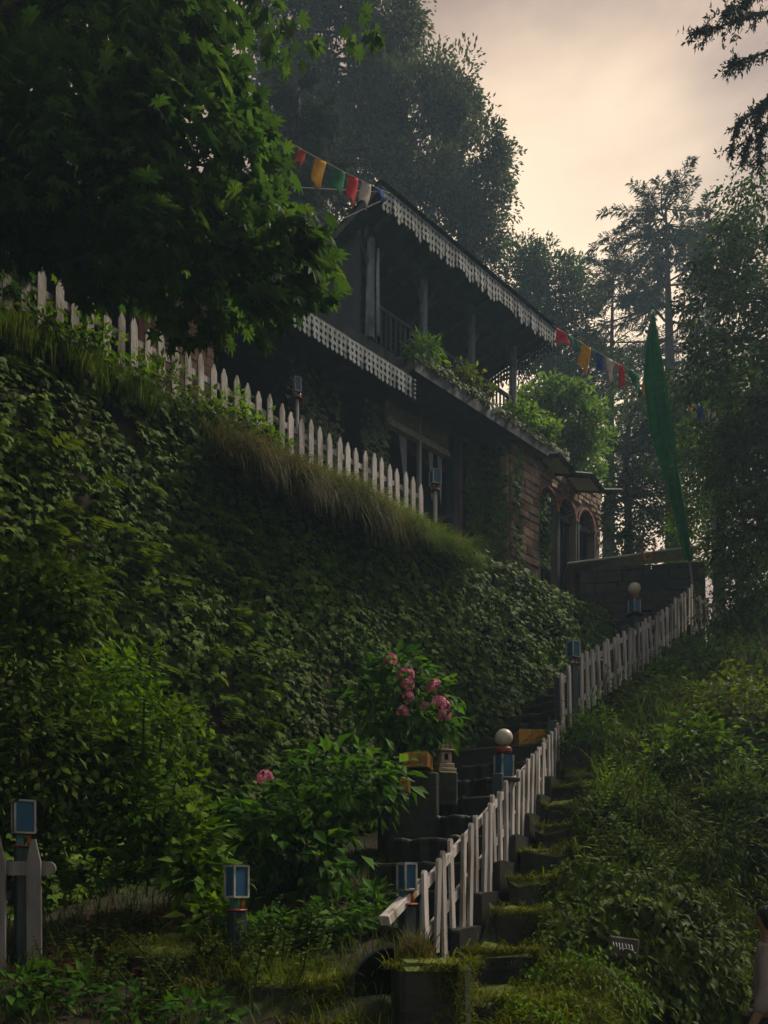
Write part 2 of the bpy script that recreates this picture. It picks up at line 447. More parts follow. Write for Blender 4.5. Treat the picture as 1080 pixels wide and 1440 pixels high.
def scatter(P, D, N, S, T, name, W=None):
    """one mesh of len(P) blades; D = tip direction, N = upper-side direction, S = length"""
    tv, tf = T
    D = norm(D); X = norm(np.cross(D, N)); Z = np.cross(X, D)
    S = np.asarray(S)[:, None, None]
    w = 1.0 if W is None else np.asarray(W)[:, None, None]
    V = P[:, None, :] + S * (X[:, None, :] * tv[None, :, 0:1] * w + D[:, None, :] * tv[None, :, 1:2] + Z[:, None, :] * tv[None, :, 2:3])
    n, k = len(P), len(tv)
    F = tf[None] + (np.arange(n) * k)[:, None, None]
    return arr_mesh(name, V.reshape(-1, 3), F.reshape(-1, 3))

def rdir(n):
    return norm(rng.normal(size=(n, 3)))

def blades(P, L, W, lean, droop, name, seg=4, a0=.1, a1=.5):
    """curved grass blades: start P, length L, width W, lean = horizontal heading vectors, droop 0..2"""
    n = len(P)
    L = np.asarray(L); W = np.asarray(W); droop = np.asarray(droop)
    heading = norm(lean)
    side = norm(np.cross(heading, np.array([0, 0, 1.0])) + 1e-6)
    V = np.zeros((n, seg * 2 + 1, 3))
    pos = P.copy()
    ang = rng.uniform(a0, a1, n)
    for i in range(seg + 1):
        wd = W * (1 - i / seg) ** .7
        if i < seg:
            V[:, 2 * i] = pos - side * wd[:, None] * .5
            V[:, 2 * i + 1] = pos + side * wd[:, None] * .5
        else:
            V[:, 2 * i] = pos
        step = (L / seg)[:, None]
        dirn = heading * np.sin(ang)[:, None] + np.array([0, 0, 1.0]) * np.cos(ang)[:, None]
        pos = pos + dirn * step
        ang = np.minimum(ang + droop / seg * (.6 + .8 * i / seg), 3.0)
    f = []
    for i in range(seg - 1):
        f += [[2 * i, 2 * i + 1, 2 * i + 3], [2 * i, 2 * i + 3, 2 * i + 2]]
    f.append([2 * seg - 2, 2 * seg - 1, 2 * seg])
    F = np.array(f)[None] + (np.arange(n) * (2 * seg + 1))[:, None, None]
    return arr_mesh(name, V.reshape(-1, 3), F.reshape(-1, 3))

def clumps_in(lobes, K, shell=.55):
    """clump centres spread through ellipsoid lobes, more of them near the skin"""
    vol = np.array([r[0] * r[1] * r[2] for c, r in lobes]) ** (2 / 3)
    idx = rng.choice(len(lobes), K, p=vol / vol.sum())
    C = np.array([lobes[i][0] for i in idx], float); Rr = np.array([lobes[i][1] for i in idx], float)
    u = rdir(K); rad = shell + (1 - shell) * rng.random(K) ** .6
    return C + u * Rr * rad[:, None], u, C

def foliage(lobes, K, per, spread, size, T, name, droop=.3, flat=.6, shell=.55, wvar=None):
    """clumped leaves in lobes: K clumps of `per` leaves"""
    C, out, cen = clumps_in(lobes, K, shell)
    n = K * per
    idx = np.repeat(np.arange(K), per)
    off = rdir(n) * (rng.random(n) ** .45)[:, None] * 1.75 * spread * (0.55 + .9 * rng.random(K)[idx][:, None]); off[:, 2] *= flat
    P = C[idx] + off
    o = norm(off + out[idx] * spread * .8)
    D = norm(o + rdir(n) * .55 + np.array([0, 0, -droop]))
    N = norm(rdir(n) * .7 + np.array([0, 0, 1.0]) + out[idx] * .3)
    S = size * rng.uniform(.6, 1.25, n)
    return scatter(P, D, N, S, T, name), C

def branches(mb, root, C, r0, n, sub=4, jitter=.15):
    """limbs from the trunk into some of the clump centres"""
    C = C[rng.permutation(len(C))[:n]]
    root = [Vector(p) for p in root]
    for c in C:
        c = Vector(c)
        # leave the trunk at a point lower than the target
        k = min(range(len(root)), key=lambda i: (root[i] - c).length + max(0, root[i].z - c.z + .4) * 3)
        a = root[k]
        L = (c - a).length
        pts = []
        for i in range(sub + 1):
            t = i / sub
            p = a.lerp(c, t) + Vector((random.uniform(-1, 1), random.uniform(-1, 1), random.uniform(-.5, 1))) * jitter * L * math.sin(t * math.pi) * .5
            p.z += math.sin(t * math.pi) * L * .08
            pts.append(p)
        rr = r0 * min(1.0, .35 + L * .12)
        mb.tube(pts, [rr * (1 - .85 * i / sub) for i in range(sub + 1)], 5, False)

def tree(name, label, cat, trunk_pts, trunk_r, lobes, K, per, spread, size, T, mat, nb=25, group=None, flat=.6, droop=.3, shell=.5, br=.05, low=.5):
    t = empty(name, trunk_pts[0])
    o = np.array(trunk_pts[0])
    tp = [np.array(p) - o for p in trunk_pts]
    lb = [(np.array(c) - o, r) for c, r in lobes]
    me, C = foliage(lb, K, per, spread, size, T, "crown", droop, flat, shell)
    mb = MB()
    n = len(tp)
    mb.tube(tp, [trunk_r * (1 - .75 * i / (n - 1)) for i in range(n)], 9)
    fine = []
    for i in range(n - 1):
        for k in range(4): fine.append(tp[i] + (tp[i + 1] - tp[i]) * k / 4)
    fine = fine[int(len(fine) * low):] + [tp[-1]]
    branches(mb, fine, C, br, nb)
    mb.build("trunk", M['bark'], t, True)
    link("crown", me, M[mat], t)
    return tag(t, label, cat, group)

def shrub(name, label, cat, lobes, K, per, spread, size, T, mat, group=None, droop=.3, flat=.8, shell=.3, base=None, nb=10):
    cs = np.array([c for c, r in lobes]); zmin = min(c[2] - r[2] for c, r in lobes)
    o = np.array([cs[:, 0].mean(), cs[:, 1].mean(), zmin]) if base is None else np.array(base, float)
    t = empty(name, o)
    lb = [(np.array(c) - o, r) for c, r in lobes]
    me, C = foliage(lb, K, per, spread, size, T, "foliage", droop, flat, shell)
    mb = MB()
    branches(mb, [Vector((0, 0, -.1)), Vector((0.05, 0, .1))], C, .02, nb, 4, .25)
    mb.build("stem", M['bark'], t, True)
    link("foliage", me, M[mat], t)
    return tag(t, label, cat, group)

def wob(x, y, z, f=1.0, seed=0.0):
    """cheap smooth noise, about -1..1"""
    return (np.sin(x * 1.7 * f + y * 2.3 * f + seed) * np.cos(z * 1.9 * f - x * 1.1 * f + seed * 2)
            + .5 * np.sin(x * 3.9 * f - z * 4.3 * f + seed * 3) * np.cos(y * 4.1 * f + z * 2.7 * f)
            + .3 * np.sin(x * 8.1 * f + z * 7.3 * f + y * 6.7 * f + seed)) / 1.5

def resample(pts, n):
    pts = np.array(pts, float)
    t = np.linspace(0, len(pts) - 1, n)
    return np.stack([np.interp(t, np.arange(len(pts)), pts[:, k]) for k in range(3)], 1)

class Loft:
    """a bank between a foot line and a top line"""
    def __init__(self, top, bot, nu, nv, bulge=0.0, amp=.12, f=1.0, seed=0.0):
        a, b = resample(top, nu), resample(bot, nu)
        for _ in range(3):
            for q in (a, b): q[1:-1] = (q[:-2] + 2 * q[1:-1] + q[2:]) / 4
        v = np.linspace(0, 1, nv)
        G = b[:, None] * (1 - v)[None, :, None] + a[:, None] * v[None, :, None]
        self.G = G; self._n()
        d = bulge * np.sin(v * math.pi)[None, :] + amp * wob(G[..., 0], G[..., 1], G[..., 2], f, seed)
        self.G = G + self.N * d[..., None]; self._n()
    def _n(self):
        G = self.G
        du = np.gradient(G, axis=0); dv = np.gradient(G, axis=1)
        self.N = norm(np.cross(du, dv))
    def sample(self, n, vmin=0, vmax=1, umin=0, umax=1):
        nu, nv = self.G.shape[:2]
        u = rng.uniform(umin, umax, n) * (nu - 1.001); v = rng.uniform(vmin, vmax, n) * (nv - 1.001)
        return self.eval(u, v) + (u / (nu - 1), v / (nv - 1))
    def eval(self, u, v):
        i, j = u.astype(int), v.astype(int); a = (u - i)[:, None]; b = (v - j)[:, None]
        f = lambda A: (A[i, j] * (1 - a) * (1 - b) + A[i + 1, j] * a * (1 - b) + A[i, j + 1] * (1 - a) * b + A[i + 1, j + 1] * a * b)
        return f(self.G), norm(f(self.N))
    def mesh(self, name):
        nu, nv = self.G.shape[:2]
        ii = np.arange(nu * nv).reshape(nu, nv)
        F = np.stack([ii[:-1, :-1], ii[1:, :-1], ii[1:, 1:], ii[:-1, 1:]], -1).reshape(-1, 4)
        return arr_mesh(name, self.G.reshape(-1, 3), F, True)

# ------------------------------------------------------------------ the ground and banks
W0 = np.array([-4.0, 7.6]); dw = np.array([.7234, .6905]); nw = np.array([-.6905, .7234])
def wallp(s, t, z):
    p = W0 + dw * s + nw * t
    return (p[0], p[1], z)

g = MB()
g.add([(-600, -600, -.05), (600, -600, -.05), (600, 900, -.05), (-600, 900, -.05)], [(0, 1, 2, 3)])
tag(g.build("ground", M['moss_soil']), kind='structure')

# upper terrace behind the ivy wall
TER = 7.45
ter = MB()
tp = [wallp(-12, .05, 0), wallp(12.2, .05, 0), wallp(12.5, 2.5, 0), wallp(13.5, 9, 0), wallp(-4, 40, 0), wallp(-25, 30, 0), wallp(-20, .05, 0)]
n_ = len(tp)
ter.add([(p[0], p[1], TER) for p in tp] + [(p[0], p[1], 0) for p in tp], [tuple(range(n_))] + [((i + 1) % n_, i, n_ + i, n_ + (i + 1) % n_) for i in range(n_)])
tag(ter.build("terrace", M['soil']), kind='structure')

wall_top = [wallp(-9, 0, 7.5), wallp(-4, 0, 7.5), wallp(0, 0, 7.5), wallp(3, 0, 7.5), wallp(6, 0, 7.5), wallp(9, 0, 7.5), wallp(11.3, 0, 7.5), wallp(12.0, .0, 7.5), wallp(12.4, .5, 7.5), wallp(12.5, 2.5, 7.5)]
wall_bot = [wallp(-9, -1.5, .3), wallp(-4, -1.5, .5), wallp(0, -1.35, .8), wallp(3, -1.2, 1.0), wallp(5.5, -1.05, 2.0), wallp(8.5, -.75, 3.6), wallp(11.2, -.45, 5.2), wallp(12.0, -.35, 5.6), wallp(12.6, .3, 5.8), wallp(12.7, 2.5, 5.8)]
WALL = Loft(wall_top, wall_bot, 120, 40, .06, .06, .9, 1.0)
tag(link("ivy_bank", WALL.mesh("ivy_bank"), M['soil']), kind='structure')

# lower left shelf
nx, ny = 70, 60
gx, gy = np.meshgrid(np.linspace(-10, .95, nx), np.linspace(2.6, 10, ny), indexing='ij')
gz = .42 + .30 * np.clip(gy - 3.3, -.5, 9) + .06 * wob(gx, gy, gx * 0, 1.3, 4) - .5 * np.clip(gx - .1, 0, 1) * np.clip(6.5 - gy, 0, 1.5)
ii = np.arange(nx * ny).reshape(nx, ny)
F = np.stack([ii[:-1, :-1], ii[1:, :-1], ii[1:, 1:], ii[:-1, 1:]], -1).reshape(-1, 4)
tag(link("lower_bank", arr_mesh("lower_bank", np.stack([gx, gy, gz], -1).reshape(-1, 3), F, True), M['soil']), kind='structure')
def shelf_z(x, y):
    return float(.42 + .30 * max(y - 3.3, -.5) + .06 * wob(np.array(x), np.array(y), np.array(0.0), 1.3, 4) - .5 * min(max(x - .1, 0), 1) * min(max(6.5 - y, 0), 1.5))

# right bank under the stair fence
rb_top = [(.62, 4.6, .62), (1.12, 5.75, 1.0), (1.95, 7.6, 2.05), (2.88, 9.6, 3.25), (4.65, 11.75, 4.80), (6.5, 14.05, 6.65), (8.4, 14.3, 8.3), (12, 13, 9.0), (15, 8, 8.2), (16, 2, 8)]
rb_bot = [(.75, 4.3, 0), (1.7, 5.2, 0), (2.6, 5.9, 0), (3.4, 6.4, 0), (4.4, 6.7, 0), (5.6, 6.6, 0), (7, 5.8, 0), (8.5, 4.0, 0), (9.3, 2, 0), (9.6, -1, 0)]
RB = Loft(rb_top, rb_bot, 110, 40, .45, .16, .8, 2.0)
tag(link("right_bank", RB.mesh("right_bank"), M['moss_soil']), kind='structure')
# shoulder of the hill behind the right bank
sh = Loft([(5.5, 15.0, 6.5), (7.5, 17.5, 7.8), (11, 19, 8.9), (16, 17, 8.3), (22, 10, 8.3)], [(5.4, 14.0, 6.2), (6.5, 13.95, 6.8), (8.4, 14.2, 8.2), (12, 12.9, 8.9), (15, 8, 8.15)], 40, 8, 0, .08)
tag(link("hill_shoulder", sh.mesh("hill_shoulder"), M['moss_soil']), kind='structure')

# ------------------------------------------------------------------ stairs
A = np.array([.30, 5.20]); MM = np.array([2.43, 10.0]); E = np.array([6.06, 14.5])
d1 = (MM - A) / np.linalg.norm(MM - A); l1 = np.array([-d1[1], d1[0]])
d2 = (E - MM) / np.linalg.norm(E - MM); l2 = np.array([-d2[1], d2[0]])
st = empty("stone_staircase", (A[0], A[1], 0))
def stair_step(p, dirv, left, width, run, z, drop):
    """one step of two or three rough stones: nosing at p (right end) running left"""
    cuts = [-.06] + sorted(random.uniform(.25, .8) * width if i == 0 else random.uniform(.3, .7) * width for i in range(random.choice((1, 2)))) + [width]
    for a_, b_ in zip(cuts[:-1], cuts[1:]):
        if b_ - a_ > .1: step_stone(p + dirv * random.uniform(-.025, .025), dirv, left, a_, b_ - .012, run, z + random.uniform(-.014, .014), drop)
def step_stone(p, dirv, left, w0, width, run, z, drop):
    mb = MB()
    o = np.array([A[0], A[1], 0])
    cs = [(0.0, z - drop), (0.0, z - .035), (.012, z - .012), (.035, z), (run + .12, z), (run + .12, z - drop)]
    n = 7
    vs = []
    for k in range(n):
        w = w0 + (width - w0) * k / (n - 1)
        jx, jz = random.uniform(-.025, .025), random.uniform(-.02, .014)
        for q, (a, zz) in enumerate(cs):
            top = 1 if 1 <= q <= 3 else 0
            x = p + dirv * (a + jx * top) + left * w
            vs.append((x[0] - o[0], x[1] - o[1], zz + jz * top))
    fs = []
    m = len(cs)
    for k in range(n - 1):
        for i in range(m):
            j = (i + 1) % m
            fs.append((k * m + i, k * m + j, (k + 1) * m + j, (k + 1) * m + i))
    fs += [tuple(reversed(range(m))), tuple(range((n - 1) * m, n * m))]
    mb.add(vs, fs)
    return mb.build("step_stone", M['stair_stone'], st)
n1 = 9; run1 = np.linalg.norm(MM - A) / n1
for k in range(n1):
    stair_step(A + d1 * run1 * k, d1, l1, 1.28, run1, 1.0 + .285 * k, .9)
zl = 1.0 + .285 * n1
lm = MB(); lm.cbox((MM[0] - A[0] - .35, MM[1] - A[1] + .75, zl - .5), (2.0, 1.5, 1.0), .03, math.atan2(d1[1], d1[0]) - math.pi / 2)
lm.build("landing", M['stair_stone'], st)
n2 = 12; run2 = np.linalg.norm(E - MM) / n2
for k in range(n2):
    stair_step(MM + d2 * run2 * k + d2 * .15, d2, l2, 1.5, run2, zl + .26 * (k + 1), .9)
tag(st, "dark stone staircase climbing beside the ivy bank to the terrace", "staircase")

# moss-grown blocks stepping up outside the fence
blk_grp = "mossy kerb blocks stepping up beside the stairs"
_ord = ["lowest", "second lowest", "third lowest", "fourth from the bottom", "fifth from the bottom", "sixth from the bottom", "seventh from the bottom", "eighth from the bottom", "topmost"]
block_tops = []
for k in range(9):
    p = A + d1 * (run1 * (k + .35) + .1) - l1 * random.uniform(.27, .36)
    zt = .98 + .285 * k - .12
    h = random.uniform(.75, .95)
    sx, sy = random.uniform(.40, .56), random.uniform(.40, .54)
    mb = MB(); mb.cbox((0, 0, h / 2), (sx, sy, h), .07, 0, .045)
    o = mb.build("mossy_block", M['moss_stone'], None, False, (p[0], p[1], zt - h), (0, 0, math.atan2(d1[1], d1[0]) - math.pi / 2 + random.uniform(-.14, .14)))
    tag(o, f"moss-covered stone kerb block outside the picket fence, {_ord[k]} of the row", "stone block", blk_grp)
    block_tops.append((p[0], p[1], zt, sx, sy))

# ------------------------------------------------------------------ fences
def picket_mesh(h, w=.085, th=.022, point=.10, flat=False):
    mb = MB()
    if flat:
        ol = [(-w / 2, 0), (w / 2, 0), (w / 2, h - .015), (w / 2 - .015, h), (-w / 2 + .02, h + .004), (-w / 2, h - .02)]
    else:
        ol = [(-w / 2, 0), (w / 2, 0), (w / 2, h - point), (w * .12, h), (-w * .12, h), (-w / 2, h - point)]
    mb.prism(ol, th)
    return mb.mesh("picket")

def fence(name, label, path, tops, length, spacing, mat, flat, w, bottoms_cut=None, lean=0.0, rails=(.22, .75), rail_sz=(.03, .07), posts=()):
    """path(d)->(x,y) along the fence, tops(d)->top height; pickets hang from the rails"""
    p0 = path(0); f = empty(name, (p0[0], p0[1], tops(0) - length))
    base = np.array([p0[0], p0[1], tops(0) - length])
    meshes = [picket_mesh(length + dz, w * random.uniform(.9, 1.08), .028, .10, flat) for dz in (-.04, -.015, 0, .02)]
    for me in meshes: me.materials.append(mat)
    D = path('len'); n = int(D / spacing)
    for i in range(n + 1):
        d = i * spacing + random.uniform(-.006, .006)
        p = np.array(path(d)); q = np.array(path(d + .05)); ang = math.atan2(q[1] - p[1], q[0] - p[0])
        me = random.choice(meshes)
        if bottoms_cut:
            L = bottoms_cut(d)
            if L < length - .05:
                me = picket_mesh(L, w, .022, .10, flat); me.materials.append(mat)
            else: L = length
        else: L = length
        z = tops(d) - L + random.uniform(-.015, .015)
        o = link("picket", me, None, f, (p[0] - base[0], p[1] - base[1], z - base[2]), (random.uniform(-.03, .03), lean + random.uniform(-.022, .022), ang))
    # rails behind the pickets
    for fr in rails:
        k = 0.0
        while k < D - .05:
            e = min(k + 2.0, D)
            a, b = np.array(path(k)), np.array(path(e))
            ang = math.atan2(b[1] - a[1], b[0] - a[0]); L = np.linalg.norm(b - a)
            off = np.array([-math.sin(ang), math.cos(ang)]) * .042
            za, zb = tops(k) - length * (1 - fr), tops(e) - length * (1 - fr)
            mb = MB(); mb.box(((a[0] + b[0]) / 2 + off[0] - base[0], (a[1] + b[1]) / 2 + off[1] - base[1], (za + zb) / 2 - base[2]), (math.hypot(L, zb - za) + .04, rail_sz[0], rail_sz[1]), ang, 0, -math.atan2(zb - za, L))
            mb.build("rail", mat, f)
            k = e
    for d, h0, h1, pm, r_ in posts:
        p = np.array(path(d)); q = np.array(path(d + .05)); ang = math.atan2(q[1] - p[1], q[0] - p[0])
        off = np.array([-math.sin(ang), math.cos(ang)]) * (.065 + r_)
        mb = MB(); mb.cbox((p[0] + off[0] - base[0], p[1] + off[1] - base[1], (h0 + h1) / 2 - base[2]), (2 * r_, 2 * r_, h1 - h0), .01, ang)
        mb.build("post", M[pm], f)
    return tag(f, label, "fence")

def line(a, b):
    a, b = np.array(a, float), np.array(b, float); L = np.linalg.norm(b - a)
    return lambda d: L if isinstance(d, str) else a + (b - a) * (d / L)

L1 = np.linalg.norm(MM - A)
fence("picket_fence", "weathered white picket fence rising along the lower flight of stairs", line(A + d1 * .02, MM - d1 * .02),
      lambda d: 1.72 + (3.9 - 1.72) * d / L1, 1.14, .205, M['picket'], True, .08,
      bottoms_cut=lambda d: min(1.14, .5 + .9 * d) if d < .75 else (1.14 if d < L1 * .6 else 1.14 - .6 * (d / L1 - .6) / .4), lean=-.02, rails=(.24, .58, .9), posts=((.05, .9, 1.55, 'post_dark', .05), (2.3, 1.2, 2.75, 'post_dark', .05), (L1 - .15, 2.9, 3.85, 'post_dark', .06)))
L2 = np.linalg.norm(E - MM)
fence("picket_fence", "weathered white picket fence rising along the upper flight of stairs to the banner pole", line(MM + d2 * .02, E),
      lambda d: 4.53 + (7.5 - 4.53) * d / L2 + .06 * math.sin(d * 1.3), .82, .205, M['picket'], True, .085, lean=-.085, rails=(.3, .85), posts=((.12, 3.6, 4.5, 'post_dark', .06), (2.6, 4.9, 5.9, 'post_dark', .06)))
fence("picket_fence", "short run of pale pickets past the green banner pole", line(E + d2 * .25, E + d2 * 1.1 + np.array([.25, -.2])), lambda d: 7.5 - .1 * d, .8, .2, M['picket'], True, .085, lean=-.1, rails=(.3, .85))
TF0 = W0 + dw * -1.6 + nw * .12; TF1 = W0 + dw * 6.55 + nw * .12
fence("picket_fence", "pointed white picket fence along the grassy terrace edge above the ivy", line(TF0, TF1), lambda d: 8.40 - .012 * d + .03 * math.sin(d * 1.9), .92, .176, M['picket'], False, .088, lean=.0, rails=(.3, .72), rail_sz=(.03, .08))
# gate-side fence at the lower left: wide pointed boards
GF0 = np.array([-3.45, 5.05]); GF1 = np.array([-2.42, 5.2])
gf = empty("picket_fence", (GF1[0], GF1[1], .55))
def wide_picket(x, y, z, h):
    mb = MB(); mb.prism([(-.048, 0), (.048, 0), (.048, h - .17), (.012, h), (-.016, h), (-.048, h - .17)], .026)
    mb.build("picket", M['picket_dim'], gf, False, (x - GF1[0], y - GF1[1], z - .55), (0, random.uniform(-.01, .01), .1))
wide_picket(-2.46, 5.2, .72, 1.23); wide_picket(-2.70, 5.17, .72, 1.23); wide_picket(-2.95, 5.14, .7, 1.23)
mb = MB()
# rail with a rounded end beyond the last picket
ol = [(-.9, -.05), (.085, -.05)] + [(.085 + .05 * math.sin(t), -.05 * math.cos(t)) for t in np.linspace(.4, 2.7, 6)] + [(.085, .05), (-.9, .05)]
mb.prism(ol, .03)
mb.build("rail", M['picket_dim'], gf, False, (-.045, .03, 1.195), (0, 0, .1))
tag(gf, "wide darkened pointed pickets on a rail with rounded end beside the blue lantern", "fence")

# ------------------------------------------------------------------ lantern and globe posts
def lantern_post(label, x, y, z_base, z_box, bw=.15, bh=.225, rz=.5, post_r=.055, pm='post_dark'):
    t = empty("lantern_post", (x, y, z_base), rz)
    hz = z_box - z_base                      # underside of the box
    MB().cbox((0, 0, (hz - .10) / 2), (post_r * 2, post_r * 2, hz - .10), .008).build("post", M[pm], t)
    MB().lathe([(.075, 0), (.08, .006), (.075, .014)], (0, 0, hz - .10), 14).build("base_plate", M['red_paint'], t)
    MB().box((-.025, 0, hz - .043), (.045, .05, .08)).build("spacer_block", M['teal'], t)
    MB().lathe([(.016, 0), (.016, .084)], (.035, -.015, hz - .086), 10).build("spacer_rod", M['orange'], t, True)
    fr = MB(); e = .014
    for sx in (-1, 1):
        for sy in (-1, 1): fr.box((sx * (bw / 2 - e / 2), sy * (bw / 2 - e / 2), hz + bh / 2), (e, e, bh))
    for zz in (hz + e / 2 - .004, hz + bh - e / 2 + .004):
        for s in (-1, 1):
            fr.box((0, s * (bw / 2 - e / 2), zz), (bw - .001, e - .001, e)); fr.box((s * (bw / 2 - e / 2), 0, zz), (e - .001, bw - .001, e))
    frame = fr.build("lantern_frame", M['trim_white'], t)
    for i in range(4):
        a = i * math.pi / 2
        ox, oy = math.cos(a) * (bw / 2 - .012), math.sin(a) * (bw / 2 - .012)
        MB().box((ox, oy, hz + bh / 2), (.004, bw - 2.2 * e, bh - 2 * e), a).build("pane", M['lantern_blue'], frame)
    MB().box((0, 0, hz + bh + .004), (bw * .9, bw * .9, .008)).build("cap", M['lantern_blue'], t)
    return tag(t, label, "lantern")
p = at(33, 1172, 5.35); lantern_post("blue box lantern on a dark post behind the wide darkened pickets", p[0], p[1], .6, p[2], .145, .235, .62)
p = at(333, 1262, 5.5); lantern_post("blue box lantern on a dark post above the mossy planter", p[0], p[1], .9, p[2], .135, .235, .78)
p = at(572, 1252, 5.05); lantern_post("blue box lantern at the foot of the stair fence", p[0], p[1], .7, p[2], .105, .185, .6, .045)
p = at(806, 925, 10.3); lantern_post("blue box lantern on the stair landing behind the fence", p[0], p[1], 3.4, p[2], .14, .22, .5)
p = at(612, 682, 11.75); lantern_post("teal box lantern on a slim post where the terrace fence ends", p[0], p[1], 7.4, p[2], .15, .22, .4, .025, 'post_pale')
p = at(418, 562, 10.6); lantern_post("slim pale lantern post on the terrace before the ivy pillars", p[0], p[1], 7.4, p[2] + .1, .1, .2, .4, .02, 'post_pale')

def globe_lamp(label, x, y, zb, zc, r, rz):
    t = empty("globe_lamp", (x, y, zb), rz)
    h = zc - zb
    MB().cbox((0, 0, (h - r - .36) / 2), (.12, .12, h - r - .36), .01).build("post", M['post_dark'], t)
    MB().cbox((0, 0, h - r - .34), (.24, .24, .04), .008).build("ledge", M['dark_stone'], t)
    bx = MB().box((0, 0, h - r - .20), (.13, .13, .22)).build("blue_box", M['lantern_blue'], t)
    for sx in (-1, 1):
        for sy in (-1, 1): MB().box((sx * .066, sy * .066, h - r - .20), (.018, .018, .225)).build("corner_trim", M['trim_white'], bx)
    MB().lathe([(.07, 0), (.085, .02), (.085, .05), (.06, .07)], (0, 0, h - r - .075), 16).build("collar", M['red_paint'], t)
    prof = [(max(.004, r * math.sin(a)), -r * math.cos(a)) for a in np.linspace(0.02, math.pi - .02, 16)]
    MB().lathe(prof, (0, 0, h), 24).build("globe", M['globe'], t, True)
    return tag(t, label, "lamp")
p = at(718, 1036, 7.45); globe_lamp("cream globe lamp with blue box behind the lower stair fence", p[0] - .06, p[1] + .05, 1.7, p[2], .090, .45)
p = at(892, 828, 12.6); globe_lamp("cream globe lamp with blue box on the upper stair fence", p[0], p[1], 5.2, p[2], .105, .45)

# ------------------------------------------------------------------ the house
H = empty("hill_house", (W0[0], W0[1], TER), math.atan2(.66, .75))
tag(H, "dark slate wooden hill house with lace eaves, balcony and rose stone arches", "house")
Hl = Matrix.Translation((W0[0], W0[1], TER)) @ Matrix.Rotation(math.atan2(.66, .75), 4, 'Z')
Hi = Hl.inverted()
def hp(px, py, t=None, z=None):
    """house-local point under a photo pixel on the plane y=t or z=z(world)"""
    o = Hi @ Vector((0, 0, EYE)); d = (Hi.to_3x3() @ Vector(((px - 540) / 1040, 1, (1250 - py) / 1040)))
    k = (t - o.y) / d.y if t is not None else (z - TER - o.z) / d.z
    return o + d * k
def hbox(name, mat, x0, x1, y0, y1, z0, z1, parent=None):
    return MB().box(((x0 + x1) / 2, (y0 + y1) / 2, (z0 + z1) / 2), (x1 - x0, y1 - y0, z1 - z0)).build(name, M[mat], parent or H)

PX0, PX1 = hp(717, 700, t=1.22).x, hp(757, 700, t=1.22).x
# ground-floor walls and floor slabs
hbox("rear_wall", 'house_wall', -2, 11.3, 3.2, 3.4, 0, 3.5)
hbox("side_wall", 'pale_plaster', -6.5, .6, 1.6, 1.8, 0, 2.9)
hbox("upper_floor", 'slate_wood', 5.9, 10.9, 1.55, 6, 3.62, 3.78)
# lean-to roof over the ground floor left part, with lace valance
def slab(name, mat, pts_low, pts_high, th, parent=None):
    mb = MB(); v = [Vector(q) for q in (*pts_low, *pts_high)]
    mb.add(v + [q - Vector((0, 0, th)) for q in v], [(0, 1, 2, 3), (7, 6, 5, 4), (1, 0, 4, 5), (2, 1, 5, 6), (3, 2, 6, 7), (0, 3, 7, 4)])
    return mb.build(name, M[mat], parent or H)
slab("porch_roof", 'roof_moss', [(-1, .96, 3.04), (6.82, .96, 3.04)], [(6.82, 3.3, 3.6), (-1, 3.3, 3.6)], .06)
slab("awning_roof", 'roof_moss', [(6.9, .98, 3.36), (11.4, .98, 3.36)], [(11.4, 3.3, 3.62), (6.9, 3.3, 3.62)], .14)
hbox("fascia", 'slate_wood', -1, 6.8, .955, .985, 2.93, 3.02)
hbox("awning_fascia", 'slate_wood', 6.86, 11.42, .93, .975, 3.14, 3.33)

def lace_board(w, h):
    fr = [(0, .5), (.08, .5), (.12, .26), (.20, .26), (.24, .5), (.36, .5), (.41, .22), (.50, .22), (.55, .5), (.66, .5), (.71, .2), (.78, .2), (.83, .40), (.92, .34), (1.0, .04)]
    R_ = [(w * 1.0 * f, -h * z) for z, f in fr]; L_ = [(-x, z) for x, z in reversed(R_)]
    return MB().prism(R_ + L_, .018).mesh("valance_board")
def lace_row(mat, x0, y0, x1, y1, z, w, h, var=.0):
    """row of hanging boards from (x0,y0) to (x1,y1)"""
    mes = [lace_board(w * .99, h * f) for f in (1, 1 - var, 1 + var)]
    for m_ in mes: m_.materials.append(M[mat])
    L = math.hypot(x1 - x0, y1 - y0); n = int(L / w); ang = math.atan2(y1 - y0, x1 - x0)
    for i in range(n):
        f = (i + .5) / n
        link("valance_board", random.choice(mes), None, H, (x0 + (x1 - x0) * f, y0 + (y1 - y0) * f, z + random.uniform(-.006, .006)), (random.uniform(-.05, .05), random.uniform(-.015, .015), ang))
lace_row('valance', 1.2, .93, 6.80, .93, 2.99, .088, .36)
# hanging end piece of the valance
cb = MB()
for k in range(5): cb.lathe([(.012, -.03), (.035, -.012), (.035, .012), (.012, .03)], (0, 0, -.05 - k * .075), 8)
cb.build("valance_pendant", M['valance'], H, True, (6.84, .93, 3.0))

